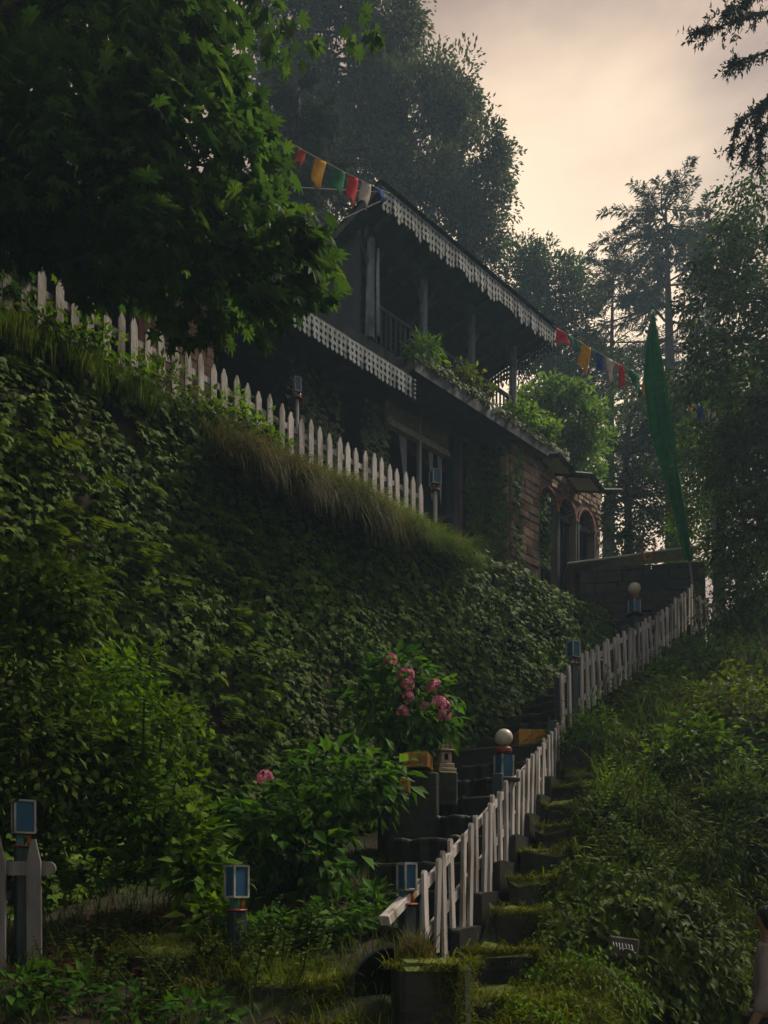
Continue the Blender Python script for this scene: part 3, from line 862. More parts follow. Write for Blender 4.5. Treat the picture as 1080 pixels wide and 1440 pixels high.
# upper roof with deep soffit
EV = 5.92
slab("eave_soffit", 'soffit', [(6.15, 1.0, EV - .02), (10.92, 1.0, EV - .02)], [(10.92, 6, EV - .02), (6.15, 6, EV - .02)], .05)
rf = MB(); rf.add([(6.05, .9, EV + .03), (11.02, .9, EV + .03), (11.02, 6.1, EV + .03), (6.05, 6.1, EV + .03), (7.6, 3.5, EV + .95), (9.5, 3.5, EV + .95)],
                  [(0, 1, 5, 4), (1, 2, 5), (2, 3, 4, 5), (3, 0, 4), (3, 2, 1, 0)])
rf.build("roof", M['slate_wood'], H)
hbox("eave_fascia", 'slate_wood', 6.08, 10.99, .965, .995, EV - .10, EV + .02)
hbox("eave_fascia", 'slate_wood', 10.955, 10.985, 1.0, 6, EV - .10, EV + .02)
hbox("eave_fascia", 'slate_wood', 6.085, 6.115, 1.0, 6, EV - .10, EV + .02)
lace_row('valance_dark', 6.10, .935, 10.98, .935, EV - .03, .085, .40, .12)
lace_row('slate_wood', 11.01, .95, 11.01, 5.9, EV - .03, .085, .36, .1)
# rafters under the soffit
for k in range(12):
    x = 6.5 + k * .38
    hbox("rafter", 'slate_wood', x - .035, x + .035, 1.05, 5.0, EV - .17, EV - .075)
hbox("wall_plate", 'slate_wood', 6.3, 10.6, 1.52, 1.64, EV - .34, EV - .175)
# balcony posts with a pale edge and braces
for i, x in enumerate((6.42, 7.72, 9.06, 10.36)):
    pm = MB(); pm.tube([(x - .06, 1.55, 3.78), (x - .03, 1.57, 4.7), (x, 1.58, EV - .34)], [.085, .078, .07], 8)
    po = pm.build("balcony_post", M['valance_dark'], H)
    br = MB()
    for s in (-1, 1): br.tube([(x, 1.58, EV - .95), (x + s * .30, 1.58, EV - .36)], .032, 5)
    br.build("brace", M['slate_wood'], po)
cu = MB()
for k in range(2): cu.tube([(6.50 + k * .02, 1.49, EV - .5), (6.47 + k * .03, 1.48, 4.9), (6.5 + k * .022, 1.5, 3.9)], [.012, .02, .03], 5)
cu.build("tied_curtain", M['curtain'], H, True)
# railing
hbox("handrail", 'slate_wood', 6.4, 10.4, 1.52, 1.58, 4.42, 4.48)
bal = MB()
for k in range(34):
    bal.box((6.5 + k * .117, 1.55, 4.1), (.03, .03, .64))
bal = bal.build("balusters", M['slate_wood'], H); bal["kind"] = "stuff"
# upper storey walls: boarded end wall and rear wall with beige panel
for k in range(14):
    hbox("wall_board", 'house_wall', 6.30, 6.345, 1.75 + k * .305, 1.75 + k * .305 + .298, 3.78, EV - .08)
hbox("rear_upper_wall", 'house_wall', 6.35, 9.2, 4.2, 4.3, 3.78, EV - .08)
hbox("wall_panel", 'beige_board', 7.35, 8.65, 4.14, 4.19, 4.5, 5.0)
hbox("wall_panel", 'beige_board', 8.72, 9.15, 4.14, 4.19, 4.5, 4.9)
hbox("beam", 'slate_wood', 6.4, 10.4, 2.9, 3.02, 5.0, 5.12)
# ground floor pillars, doors, transom lattice
for (x0, x1, y0) in ((4.95, 5.95, 2.0), (6.55, 7.1, 2.0)):
    hbox("pillar", 'dark_stone', x0, x1, y0, y0 + .4, 0, 3.1)
for x in (6.1, 6.25, 6.45): hbox("door_frame", 'slate_wood', x, x + .05, 2.2, 2.26, 0, 2.9)
dl = hbox("door_leaf", 'house_wall', 6.02, 6.52, 2.28, 2.32, 0, 2.75)
hbox("door_pane", 'glass_dark', 6.12, 6.22, 2.262, 2.279, .9, 2.5, dl)
for k, (x0, x1) in enumerate(((7.16, 7.98), (8.06, 8.86))):
    z0, z1 = 3.02, 3.40
    tr = hbox("transom_frame", 'lattice', x0, x1, 2.02, 2.06, z0 - .05, z0)
    la = MB()
    nn = 13
    for i in range(-5, nn + 5):
        for s in (-1, 1):
            xa = x0 + (x1 - x0) * i / nn
            pts = []
            xb = xa + s * (z1 - z0)
            # clip the slat to the panel
            t0, t1 = 0.0, 1.0
            if xb != xa:
                ta, tb = (x0 - xa) / (xb - xa), (x1 - xa) / (xb - xa)
                t0, t1 = max(t0, min(ta, tb)), min(t1, max(ta, tb))
            if t1 - t0 < .05: continue
            p0_ = Vector((xa + (xb - xa) * t0, 2.04 + s * .004, z0 + (z1 - z0) * t0)); p1_ = Vector((xa + (xb - xa) * t1, 2.04 + s * .004, z0 + (z1 - z0) * t1))
            la.tube([p0_, p1_], .009, 4)
    la = la.build("lattice", M['lattice'], tr); la["kind"] = "stuff"
    hbox("beam", 'lattice', x0 - .02, x1 + .02, 1.98, 2.1, 2.86, 2.965)
hbox("mullion_post", 'post_pale', 7.985, 8.05, 1.98, 2.06, 0, 3.45)
hbox("door_post", 'slate_wood', 8.87, 9.05, 1.9, 2.1, 0, 3.4)
# hanging cloth corners in the doorways
for xx, w_ in ((7.55, .22), (8.35, .14), (8.6, .14)):
    MB().add([(xx, 2.1, 2.86), (xx + w_, 2.1, 2.86), (xx + w_ * .95, 2.12, 1.5 if w_ > .2 else 1.9), (xx + w_ * .8, 2.13, 2.0)], [(0, 1, 2, 3)]).build("hung_cloth", M['curtain'], H)
hbox("brick_jamb", 'red_brick', 9.06, 9.24, 2.0, 2.3, 0, 3.35)
hbox("ivy_wall_core", 'dark_stone', 9.25, PX0 - .02, 1.95, 2.4, 0, 3.4)
# stone pier of rose blocks at the right end
pier = hbox("stone_pier", 'mortar', PX0, PX1, 1.22, 2.4, 0, 3.42)
def stone_face(parent, x0, x1, y, z0, z1, mat, hmin=.13, hmax=.20, wmin=.16, wmax=.34, skip=None, axis='x'):
    z = z0
    while z < z1 - .04:
        h = min(random.uniform(hmin, hmax), z1 - z); x = x0
        while x < x1 - .03:
            w = min(random.uniform(wmin, wmax), x1 - x)
            if x1 - (x + w) < .07: w = x1 - x
            cx, cz = x + w / 2, z + h / 2
            if skip is None or not skip(cx, cz, w, h):
                mb = MB(); d_ = random.uniform(.03, .055)
                if axis == 'x': mb.cbox((cx, y - d_ / 2 + .012, cz), (w - .016, d_ + .024, h - .016), .012, 0, .006)
                else: mb.cbox((y - d_ / 2 + .012, cx, cz), (d_ + .024, w - .016, h - .016), .012, 0, .006)
                mb.build("stone", M[mat], parent)
            x += w
        z += h
stone_face(pier, PX0, PX1, 1.22, .9, 3.42, 'rose_stone')
stone_face(pier, 1.24, 2.4, PX0, .9, 3.42, 'rose_stone', axis='y')
# arcade wall: three brick arches
ay = 1.25; ax0, ax1 = PX1, hp(843, 700, t=1.25).x
cxs = [hp(x_, 700, t=1.25).x for x_ in (770, 797, 824)]; aw = .30; sp = 2.36
def in_arch(x, z, w=0, h=0):
    for c in cxs:
        hw = aw + .09
        if abs(x - c) < hw and z < sp: return True
        if z >= sp and ((x - c) / hw) ** 2 + ((z - sp) / (hw * 1.25)) ** 2 < 1: return True
    return False
# mortar wall with arch openings, built from columns of slices
mw = MB(); nsl = 64
for i in range(nsl):
    xa = ax0 + (ax1 - ax0) * i / nsl; xb = ax0 + (ax1 - ax0) * (i + 1) / nsl; xm = (xa + xb) / 2
    zb = .3
    for c in cxs:
        if abs(xm - c) < aw: zb = sp + math.sqrt(max(0, 1 - ((xm - c) / aw) ** 2)) * aw * 1.25
    mw.box(((xa + xb) / 2, ay + .2, (zb + 3.32) / 2), (xb - xa + .001, .4, 3.32 - zb))
arcw = mw.build("arcade_wall", M['mortar'], H)
stone_face(arcw, ax0 + .02, ax1, ay, .9, 3.30, 'rose_stone', .10, .15, .13, .24, lambda x, z, w, h: in_arch(x, z) or in_arch(x - w / 2, z) or in_arch(x + w / 2, z - h / 2))
for c in cxs:
    nb_ = 13
    for k in range(nb_):
        a = math.pi * (k + .5) / nb_
        r_ = aw + .035
        mb = MB(); mb.cbox((0, 0, 0), (.06, .07, .10), .008, 0, .004)
        o = mb.build("brick", M['red_brick'], arcw, False, (c + r_ * math.cos(a), ay - .005, sp + r_ * 1.22 * math.sin(a)), (0, -a, 0))
    for s_ in (-1, 1): hbox("arch_jamb", 'slate_wood', c + s_ * (aw + .03) - .028, c + s_ * (aw + .03) + .028, ay - .03 + .004 * s_, ay + .1, .3, sp - .02)
    # dark glazed window behind each arch
    hbox("arch_window", 'glass_dark', c - aw + .01, c + aw - .01, ay + .22, ay + .24, .3, sp + .34)
    hbox("window_post", 'post_pale', c - aw + .02, c - aw + .055, ay + .13, ay + .17, .3, sp + .02)
    hbox("window_post", 'slate_wood', c + aw - .10, c + aw - .02, ay + .13, ay + .19, .3, sp + .02)
hbox("window_transom", 'slate_wood', ax0 + .1, ax1 - .05, ay + .06, ay + .12, sp - .06, sp + .06)
# staggered canopy: slabs stepping out and down, with pale soffits
can = empty("canopy"); can.parent = H
def canopy_slab(o0, o1, depth, ext=.0):
    o0, o1 = Vector(o0), Vector(o1)
    i0, i1 = o0 + Vector((0, depth, depth * .42)), o1 + Vector((0, depth, depth * .42))
    mb = MB(); q = [o0, o1, i1, i0]; up = Vector((0, 0, .06))
    mb.add(q + [p + up for p in q], [(3, 2, 1, 0), (4, 5, 6, 7), (0, 1, 5, 4), (1, 2, 6, 5), (2, 3, 7, 6), (3, 0, 4, 7)])
    sl = mb.build("slab", M['slate_wood'], can)
    for a, b in ((o0, o1), (o0, i0), (o1, i1)):
        MB().tube([a + Vector((0, 0, .015)), b + Vector((0, 0, .015))], .05, 4).build("rim", M['slate_wood'], sl)
    c = (o0 + o1 + i0 + i1) / 4
    q = [c + (p - c) * .80 - Vector((0, 0, .012)) for p in (o0, o1, i1, i0)]
    mb = MB(); mb.add(q + [p - Vector((0, 0, .008)) for p in q], [(0, 1, 2, 3), (7, 6, 5, 4), (0, 4, 5, 1), (1, 5, 6, 2), (2, 6, 7, 3), (3, 7, 4, 0)])
    mb.build("soffit_panel", M['canopy_soffit'], sl)
canopy_slab(hp(786, 640, t=.72), hp(808, 667, t=.72), .58)
canopy_slab(hp(832, 669, t=.55), hp(848, 691, t=.55), .70)
for a, b in ((hp(808, 667, t=.72), hp(832, 669, t=.55)), (hp(848, 691, t=.55), hp(874, 691, t=.40))):
    MB().tube([a + Vector((0, 0, .015)), b + Vector((0, 0, .015))], .055, 4).build("rim_bar", M['slate_wood'], can)
# stone stub of the house seen beside the maple
stub = hbox("stone_stub_wall", 'mortar', 2.2, 3.3, 1.5, 1.9, 0, 2.7)
stone_face(stub, 2.2, 3.3, 1.5, .3, 2.7, 'rose_stone', .13, .2, .2, .4)
hbox("red_post", 'red_paint', 2.12, 2.19, 1.4, 1.47, 0, 2.4)
# carved open-work gable bench seen over the pickets
hbox("gutter", 'post_pale', 10.9, 11.46, .93, .96, 3.335, 3.40)

# balcony plants in pots
def potted(label, x, y, z, r, n, mat, T=T_NARROW, size=.16, drp=.5):
    c = Hl @ Vector((x, y, z))
    t = empty("potted_plant", c)
    MB().lathe([(.10, 0), (.14, .18), (.155, .2), (.13, .2)], (0, 0, 0), 12).build("pot", M['terracotta'], t, True)
    me, C = foliage([((0, 0, .2 + r * .7), (r, r, r * .75))], n, 14, r * .35, size, T, "foliage", drp, .7, .2)
    link("foliage", me, M[mat], t)
    return tag(t, label, "potted plant")
potted("large feathery fern spilling over the balcony edge", 7.35, 1.25, 3.42, .28, 60, 'weed', T_NARROW, .15)
potted("leafy potted plant beside the second balcony post", 8.35, 1.2, 3.48, .27, 30, 'olive_bush', T_OVATE, .12)
potted("small dull potted plant between the middle balcony posts", 8.95, 1.2, 3.48, .2, 24, 'olive_bush', T_OVATE, .1)
potted("low bright potted plant at the awning's far end", 10.2, 1.25, 3.48, .34, 46, 'bright', T_OVATE, .12)
potted("bright trailing potted plant at the balcony corner post", 10.9, 1.3, 3.48, .34, 46, 'bright', T_OVATE, .12)

# ------------------------------------------------------------------ stone retaining wall with coping at the stair head
rw_a = at(815, 795, 16.2); rw_b = at(992, 772, 15.9)
ang = math.atan2(rw_b[1] - rw_a[1], rw_b[0] - rw_a[0]); Lr = math.hypot(rw_b[0] - rw_a[0], rw_b[1] - rw_a[1])
rw = empty("retaining_wall", (rw_a[0], rw_a[1], 6.0), ang)
hw_ = rw_a[2] - 6.0
MB().box((Lr / 2, .22, hw_ / 2 - .1), (Lr, .4, hw_ - .1)).build("core", M['dark_stone'], rw)
z = 0.0
while z < hw_ - .12:
    h = min(random.uniform(.16, .26), hw_ - .06 - z); x = 0
    while x < Lr - .02:
        w = min(random.uniform(.3, .6), Lr - x)
        if Lr - x - w < .12: w = Lr - x
        MB().cbox((x + w / 2, .0, z + h / 2), (w - .014, .07 + random.uniform(0, .03), h - .014), .015, 0, .008).build("stone", M['dark_stone'], rw)
        x += w
    z += h
cp = MB(); cp.cbox((Lr / 2, .16, hw_ + .02), (Lr + .1, .58, .045), .01, 0, .0)
o = cp.build("coping", M['coping'], rw); cp = None; o.rotation_euler = (0, -math.atan2(rw_b[2] - rw_a[2], Lr), 0)
tag(rw, "dark stone retaining wall with pale coping at the head of the stairs", "wall")
# red bead garland
gl = MB(); c0 = at(897, 778, 16.0); c1 = at(915, 776, 16.0)
gt = empty("bead_garland", (c0[0], c0[1] - .22, c0[2] + .06))
for k in range(21):
    t_ = k / 20
    x = (c1[0] - c0[0]) * t_; z = -.34 * (1 - (2 * t_ - 1) ** 2) ** .7 + .02
    MB().lathe([(.008, -.022), (.026, -.01), (.026, .01), (.008, .022)], (0, 0, 0), 7).build("bead", M['bead'], gt, True, (x, random.uniform(-.01, .01), z))
gl.tube([((c1[0] - c0[0]) * q / 20, 0, -.34 * (1 - (q / 10 - 1) ** 2) ** .7 + .02) for q in range(21)], .004, 4).build("thread", M['rope'], gt)
tag(gt, "looped garland of red-orange beads hanging on the stone wall coping", "garland")

# ------------------------------------------------------------------ banner and prayer flags
def cloth_grid(name, mat, f, nu, nv, parent, thick=.003):
    V = np.array([[f(u, v) for v in np.linspace(0, 1, nv)] for u in np.linspace(0, 1, nu)])
    ii = np.arange(nu * nv).reshape(nu, nv)
    F = np.stack([ii[:-1, :-1], ii[1:, :-1], ii[1:, 1:], ii[:-1, 1:]], -1).reshape(-1, 4)
    o = link(name, arr_mesh(name, V.reshape(-1, 3), F, True), M[mat], parent)
    md = o.modifiers.new("thickness", 'SOLIDIFY'); md.thickness = thick
    return o
bb = at(987, 880, 14.6); bt = at(917, 436, 14.6)
bn = empty("green_banner", bb)
MB().tube([(0, 0, -.4), tuple(bt - bb)], [.028, .02], 8).build("pole", M['post_pale'], bn, True)
MB().lathe([(.02, 0), (.035, .05), (.01, .14)], tuple(bt - bb), 8).build("finial", M['banner'], bn, True)
ax = bt - bb
def banner_f(u, v):
    # u along the pole from foot to tip, v across
    s = .205 + u * .785
    p = ax * s
    wprof = np.interp(u, [0, .08, .3, .55, .75, .92, 1], [.22, .24, .34, .52, .48, .24, .04])
    fold = math.sin(v * 9 + u * 3) * .06 * wprof / .4 + math.sin(v * 17 - u * 5) * .02
    return (p[0] - v * wprof * .95 + .01, p[1] - .03 - abs(fold) - v * .10, p[2] - v * wprof * .30)
cloth_grid("cloth", 'banner', banner_f, 40, 22, bn)
tag(bn, "tall narrow green banner on a leaning pole beside the stair head", "banner")

def flag_string(label, p0, p1, sag, flags, ext=0.0):
    p0, p1 = np.array(p0), np.array(p1)
    t = empty("prayer_flag_string", p0)
    cat = lambda f: (p1 - p0) * f - np.array([0, 0, 4 * sag * f * (1 - f)])
    MB().tube([cat(k / 24) for k in range(25)], .006, 5).build("cord", M['rope'], t, True)
    dirv = norm(p1 - p0); sid = norm(np.cross(dirv, [0, 0, 1.0]))
    for i, (f, col, w, h, lean, pinch) in enumerate(flags):
        a = cat(f); ph = random.uniform(0, 6)
        def ff(u, v, a=a, w=w, h=h, lean=lean, pinch=pinch, ph=ph):
            x = (u - .5) * w * (1 - pinch * v)
            q = a + dirv * x + np.array([lean * v * h, 0, -v * h * (1 - .12 * math.sin(u * 3.1 + ph))]) + sid * (math.sin(v * 4 + u * 5 + ph) * .045 * (v + .15))
            return q
        cloth_grid("flag", 'fl_' + col, ff, 8, 9, t, .002)
    return tag(t, label, "prayer flags")
s0 = at(398, 195, 10.9); s1 = at(548, 272, 12.2)
_fs = lambda L_: [(f_, c_, w_ * .82, h_ * .82, l_, p_) for f_, c_, w_, h_, l_, p_ in L_]
flag_string("prayer flags strung from the maple to the balcony roof corner", s0, s1, .03,
            _fs([(.17, 'orange', .17, .26, -.35, .35), (.33, 'yellow', .24, .46, -.22, -.15), (.50, 'green', .26, .44, -.10, .0), (.635, 'red', .22, .48, -.12, -.05), (.76, 'white', .24, .42, -.10, .05), (.90, 'blue', .22, .25, .3, .4)]))
s0 = at(778, 458, 15.2); s1 = at(1075, 610, 16.6)
flag_string("prayer flags strung from the roof corner past the green banner", s0, s1, .12,
            [(.035, 'red', .26, .30, .1, -.3), (.085, 'green', .22, .32, .35, .4), (.145, 'yellow', .22, .50, -.15, -.1), (.20, 'blue', .18, .44, .1, .4), (.25, 'white', .20, .52, .05, .5), (.30, 'red', .18, .52, .05, .45),
             (.36, 'green', .24, .48, .25, .3), (.42, 'yellow', .20, .42, -.05, .0), (.50, 'red', .2, .36, -.15, .1), (.63, 'yellow', .14, .3, .1, .3), (.675, 'blue', .2, .38, .05, .1), (.73, 'white', .3, .42, .2, .5), (.97, 'blue', .3, .2, .2, .3)])

# wires on the house roof
wi = MB(); a_, b_ = at(420, 272, 11.6), at(538, 270, 12.3)
wi = MB(); wi.tube([(0, 0, 0), tuple(at(535, 283, 12.2) - at(452, 322, 11.6))], .008, 5)
tag(wi.build("stay_wire", M['rope'], None, False, at(452, 322, 11.6)), "thin pale wire running up to the balcony roof corner", "wire")
wi = MB(); wi.tube([(0, 0, 0), tuple(at(536, 270, 12.4) - at(410, 263, 11.4))], .006, 5)
tag(wi.build("stay_wire", M['rope'], None, False, at(410, 263, 11.4)), "thin level wire passing behind the yellow prayer flag", "wire")

# ------------------------------------------------------------------ yellow planters, pagoda, pillar
def planter(label, c, size, rz):
    t = empty("yellow_planter", (c[0], c[1], c[2] - size[2] / 2), rz)
    w, d, h = size
    n = 3
    for k in range(n):
        MB().cbox((-w / 2 + w * (k + .5) / n, -d / 2, h / 2), (w / n - .004, .02, h), .004).build("board", M['yellow'], t)
    for s in (-1, 1): MB().cbox((s * (w / 2 - .01), .01, h / 2), (.02, d - .022, h - .006), .004).build("board", M['yellow'], t)
    MB().cbox((0, d / 2, h / 2), (w - .05, .02, h - .01), .004).build("board", M['yellow'], t)
    MB().box((0, .005, h * .45), (w - .045, d - .045, h * .8)).build("earth", M['soil'], t)
    return tag(t, label, "planter")
pc = at(591, 1071, 8.2)
mb = MB(); mb.cbox((0, 0, .85), (.62, .6, 1.7), .04, 0, .015)
o = mb.build("masonry_pillar", M['moss_stone'], None, False, (pc[0] - .12, pc[1] + .32, pc[2] - .085 - 1.7), (0, 0, .15))
tag(o, "mossy square masonry pillar carrying the small yellow planter", "pillar")
planter("small yellow board planter under the pink hydrangea", (pc[0] - .02, pc[1] + .02, pc[2]), (.27, .3, .17), -.25)
pc2 = at(570, 1106, 8.0); planter("tiny yellow box half hidden by hydrangea leaves", (pc2[0], pc2[1], pc2[2]), (.1, .12, .15), -.2)
pc3 = at(752, 1041, 10.3); planter("long yellow planter trough on the stair landing", pc3, (.52, .3, .24), .05)
pg = at(625, 1086, 8.55)
pt = empty("stone_pagoda", pg, .3)
MB().cbox((0, 0, -.20), (.24, .24, .40), .02).build("plinth", M['moss_stone'], pt)
bd = MB(); bd.cbox((0, 0, .02), (.22, .2, .04), .006); bd.cbox((0, 0, .07), (.18, .17, .05), .006); bd.build("base", M['pagoda'], pt)
mb = MB(); mb.cbox((0, 0, .165), (.13, .12, .13), .008); tw = mb.build("tower", M['pagoda'], pt)
MB().box((0, -.062, .17), (.04, .006, .07)).build("niche", M['black_metal'], tw)
MB().cbox((0, 0, .245), (.2, .18, .022), .006).build("roof_plate", M['pagoda'], pt)
mb = MB(); mb.cbox((-.025, 0, .285), (.03, .05, .06), .005); mb.cbox((.03, 0, .29), (.035, .05, .07), .005); mb.build("finial", M['pagoda'], pt)
tag(pt, "small pale stone pagoda ornament beside the stairs", "ornament")

# ------------------------------------------------------------------ foreground: planter blocks, disc, rocks, plaque
p = at(415, 1385, 4.9)
mb = MB(); mb.cbox((0, 0, .3), (.66, .5, .6), .06, 0, .03)
tag(mb.build("mossy_block", M['moss_stone'], None, False, (p[0], p[1] + .1, p[2] - .54), (0, 0, .1)), "low mossy stone trough with grass on top by the lantern post", "stone block")
mb = MB(); mb.cbox((0, 0, .2), (.9, .5, .4), .06, 0, .03)
tag(mb.build("mossy_block", M['moss_stone'], None, False, (p[0], p[1] - .12, p[2] - .56), (0, 0, .05)), "wide mossy ledge stone in front of the grassy trough", "stone block")
p = at(606, 1352, 4.62)
mb = MB(); mb.cbox((0, 0, .35), (.46, .36, .7), .04, 0, .02)
tag(mb.build("mossy_block", M['moss_stone'], None, False, (p[0], p[1] + .02, p[2] - .70), (0, 0, .15)), "squat moss-topped pier at the foot of the stair fence", "stone block")
p = at(556, 1398, 4.95)
dm = MB()
prof = [(.30, -.02), (.31, -.01), (.31, .02), (.302, .026), (.296, .022), (.02, .021)]
dm.lathe(prof, (0, 0, 0), 40)
o = empty("round_disc", (p[0], p[1], p[2])); o.rotation_euler = (R(84), 0, R(14))
dm.build("plate", M['black_metal'], o, True)
MB().tube([(.312 * math.cos(a), .312 * math.sin(a), .012) for a in np.linspace(0, 2 * math.pi, 41)], .011, 6, False).build("rim", M['post_dark'], o, True)
tag(o, "dark round metal disc standing on edge before the mossy pier", "disc")
# handrail stub in front of the lantern
p = at(552, 1290, 4.75)
mb = MB(); mb.cbox((0, 0, 0), (.07, .62, .07), .006)
tag(mb.build("timber_rail", M['picket'], None, False, (p[0] + .08, p[1] + .28, p[2] + .10), (R(24), 0, R(-28))), "short pale timber handrail sticking out below the stair lantern", "handrail")

def rock(label, c, size, seed):
    me_v = []
    nu, nv = 18, 12
    V = []
    for j in range(nv + 1):
        th = math.pi * j / nv
        for i in range(nu):
            ph = 2 * math.pi * i / nu
            d = np.array([math.sin(th) * math.cos(ph), math.sin(th) * math.sin(ph), math.cos(th)])
            d = np.sign(d) * np.abs(d) ** .75
            k = 1 + .16 * float(wob(d[0] * 2, d[1] * 2, d[2] * 2, 1, seed))
            V.append(d * k * np.array(size))
    F = [[j * nu + i, (j + 1) * nu + i, (j + 1) * nu + (i + 1) % nu, j * nu + (i + 1) % nu] for j in range(nv) for i in range(nu)]
    o = link("rock", arr_mesh("rock", np.array(V), np.array(F), True), M['moss_stone'], None, c)
    return tag(o, label, "rock")
rock("large mossy rock below the dead leaves on the left bank", at(235, 1352, 5.35) + np.array([0, .2, -.08]), (.46, .36, .25), 1.0)
rock("rounded dark rock beside the lantern post foot", at(300, 1400, 5.1) + np.array([0, .1, -.1]), (.28, .3, .2), 3.0)
pl_ = at(862, 1330, 5.9)
pq = empty("stone_plaque", pl_ + np.array([0, -.25, 0]), -.15)
MB().cbox((0, 0, 0), (.22, .04, .17), .012, 0, .004).build("slab", M['dark_stone'], pq).rotation_euler = (R(-18), R(8), 0)
wr = MB()
for k in range(7):
    x = -.085 + k * .023
    hgt = (.03, .035, .055, .055, .03, .03, .04)[k]
    wr.tube([(x, -.034, .03), (x + .012, -.034, .03 - hgt)], .0032, 4)
wr.tube([(-.03, -.034, -.012), (.03, -.034, -.006), (.07, -.034, -.014)], .003, 4)
wr.lathe([(.001, -.006), (.006, 0), (.001, .006)], (.082, -.034, -.03), 6)
wr.build("lettering", M['white_paint'], pq).rotation_euler = (R(-18), R(8), 0)
tag(pq, "small dark stone with white painted lettering on the mossy right bank", "plaque")

# ------------------------------------------------------------------ ivy and ground cover
def cover(L, n, size, T, mat, name, label, cat, vmin=0, vmax=1, umin=0, umax=1, lift=.05, amp=.08, f=1.3, up=.55, keep=None, hang=1.0):
    P, N, u, v = L.sample(n, vmin, vmax, umin, umax)
    bump = wob(P[:, 0], P[:, 1], P[:, 2], f, 5.0) + .6 * wob(P[:, 0], P[:, 1], P[:, 2], f * 2.7, 8.0)
    if keep is not None:
        k = keep(P, u, v, bump); P, N, u, v, bump = P[k], N[k], u[k], v[k], bump[k]
    n = len(P)
    P = P + N * (lift + np.maximum(bump, -.6)[:, None] * amp + rng.exponential(.03, n)[:, None])
    D = norm(np.array([0, 0, -hang]) + N * .35 + rdir(n) * .75)
    NN = norm(N + np.array([0, 0, up]) + rdir(n) * .45)
    S = size * rng.uniform(.55, 1.2, n)
    o = link(name, scatter(P, D, NN, S, T, name), M[mat])
    return tag(o, label, cat, None, 'stuff')

# the camera sees only the nearer stretch of the bank: u from about 0.33
cover(WALL, 76000, .112, T_IVY, 'ivy', "ivy", "dense dark green ivy covering the high bank", "ivy", .0, 1.0, .12, 1.0, .045, .04,
      keep=lambda P, u, v, b: (b > -.75) & ~((v > .78) & (u > .30) & (u < .52) & (rng.random(len(u)) < .35)))
cover(WALL, 9000, .10, T_IVY, 'ivy_dull', "dry_ivy", "dull olive straggling creeper low on the ivy bank", "creeper", .0, .5, .3, .95, .08, .12, keep=lambda P, u, v, b: b > .1)
# ferns on the left face of the bank
P, N, u, v = WALL.sample(130, .3, .8, .17, .34)
fr_v = []
Pf, Df, Nf, Sf = [], [], [], []
for p, nn in zip(P, N):
    h = norm(nn + np.array([rng.uniform(-.2, 1.0), 0, 0]) + rng.normal(size=3) * .45); L = rng.uniform(.22, .55)
    pos = p + nn * .08; el = rng.uniform(.1, .6)
    side = norm(np.cross(h, [0, 0, 1.0]))
    m_ = 11
    for k in range(m_):
        t_ = k / m_
        dd = norm(h * math.cos(el) + np.array([0, 0, math.sin(el)])); pos = pos + dd * L / m_; el -= .17
        ln = .15 * math.sin(min(1, t_ * 1.1 + .22) * math.pi) + .015
        for s in (-1, 1):
            Pf.append(pos); Df.append(side * s + dd * .45 + np.array([0, 0, -.12])); Nf.append([0, 0, 1.0]); Sf.append(ln)
o = link("fern", scatter(np.array(Pf), np.array(Df), np.array(Nf), np.array(Sf), (T_DIAMOND[0] * np.array([.75, 1, 1]), T_DIAMOND[1]), "fern"), M['fern'])
tag(o, "arching ferns growing from the left face of the bank", "fern", None, 'stuff')
# grass along the terrace lip, upright and hanging
def lip(n, s0, s1, name, label, mat, L0, L1_, droop, t0=-.25, t1=.35, z0=7.45, head=None, wdt=.012, zj=.1, a0=.1, a1=.5):
    tc_ = rng.uniform(s0, s1, max(8, n // 110)); s = np.clip(rng.choice(tc_, n) + rng.normal(size=n) * .07, s0 - .1, s1 + .1); t = rng.uniform(t0, t1, n)
    P = np.stack([W0[0] + dw[0] * s + nw[0] * t, W0[1] + dw[1] * s + nw[1] * t, np.full(n, z0) + rng.uniform(-zj, .03, n) - np.maximum(-t, 0) * 1.2], 1)
    hd = np.array([-nw[0], -nw[1], 0]) if head is None else np.array(head)
    lean = norm(hd + np.concatenate([rng.normal(size=(n, 2)) * .6, np.zeros((n, 1))], 1))
    cl = .6 + .5 * (wob(s, s * 0, s * 0, 3.0, 2.0) + 1) / 2
    o = link(name, blades(P, rng.uniform(L0, L1_, n) * cl, rng.uniform(.6, 1.3, n) * wdt, lean, rng.uniform(droop * .6, droop * 1.3, n), name, 4, a0, a1), M[mat])
    return tag(o, label, "grass", None, 'stuff')
lip(8500, -.6, 7.4, "terrace_grass", "green grass tufts along the terrace fence", 'grass', .12, .36, 1.6)
lip(3600, 2.4, 4.9, "hanging_grass", "long dry brown grass hanging over the bank below the fence", 'dry_grass', .55, 1.15, 2.4, -.55, -.1, 7.46, None, .012, .1, 1.2, 1.9)
lip(3000, 3.9, 7.2, "hanging_grass", "green grass drooping over the bank lip near the fence end", 'grass', .4, .8, 2.4, -.5, -.05, 7.46, None, .013, .1, .9, 1.6)

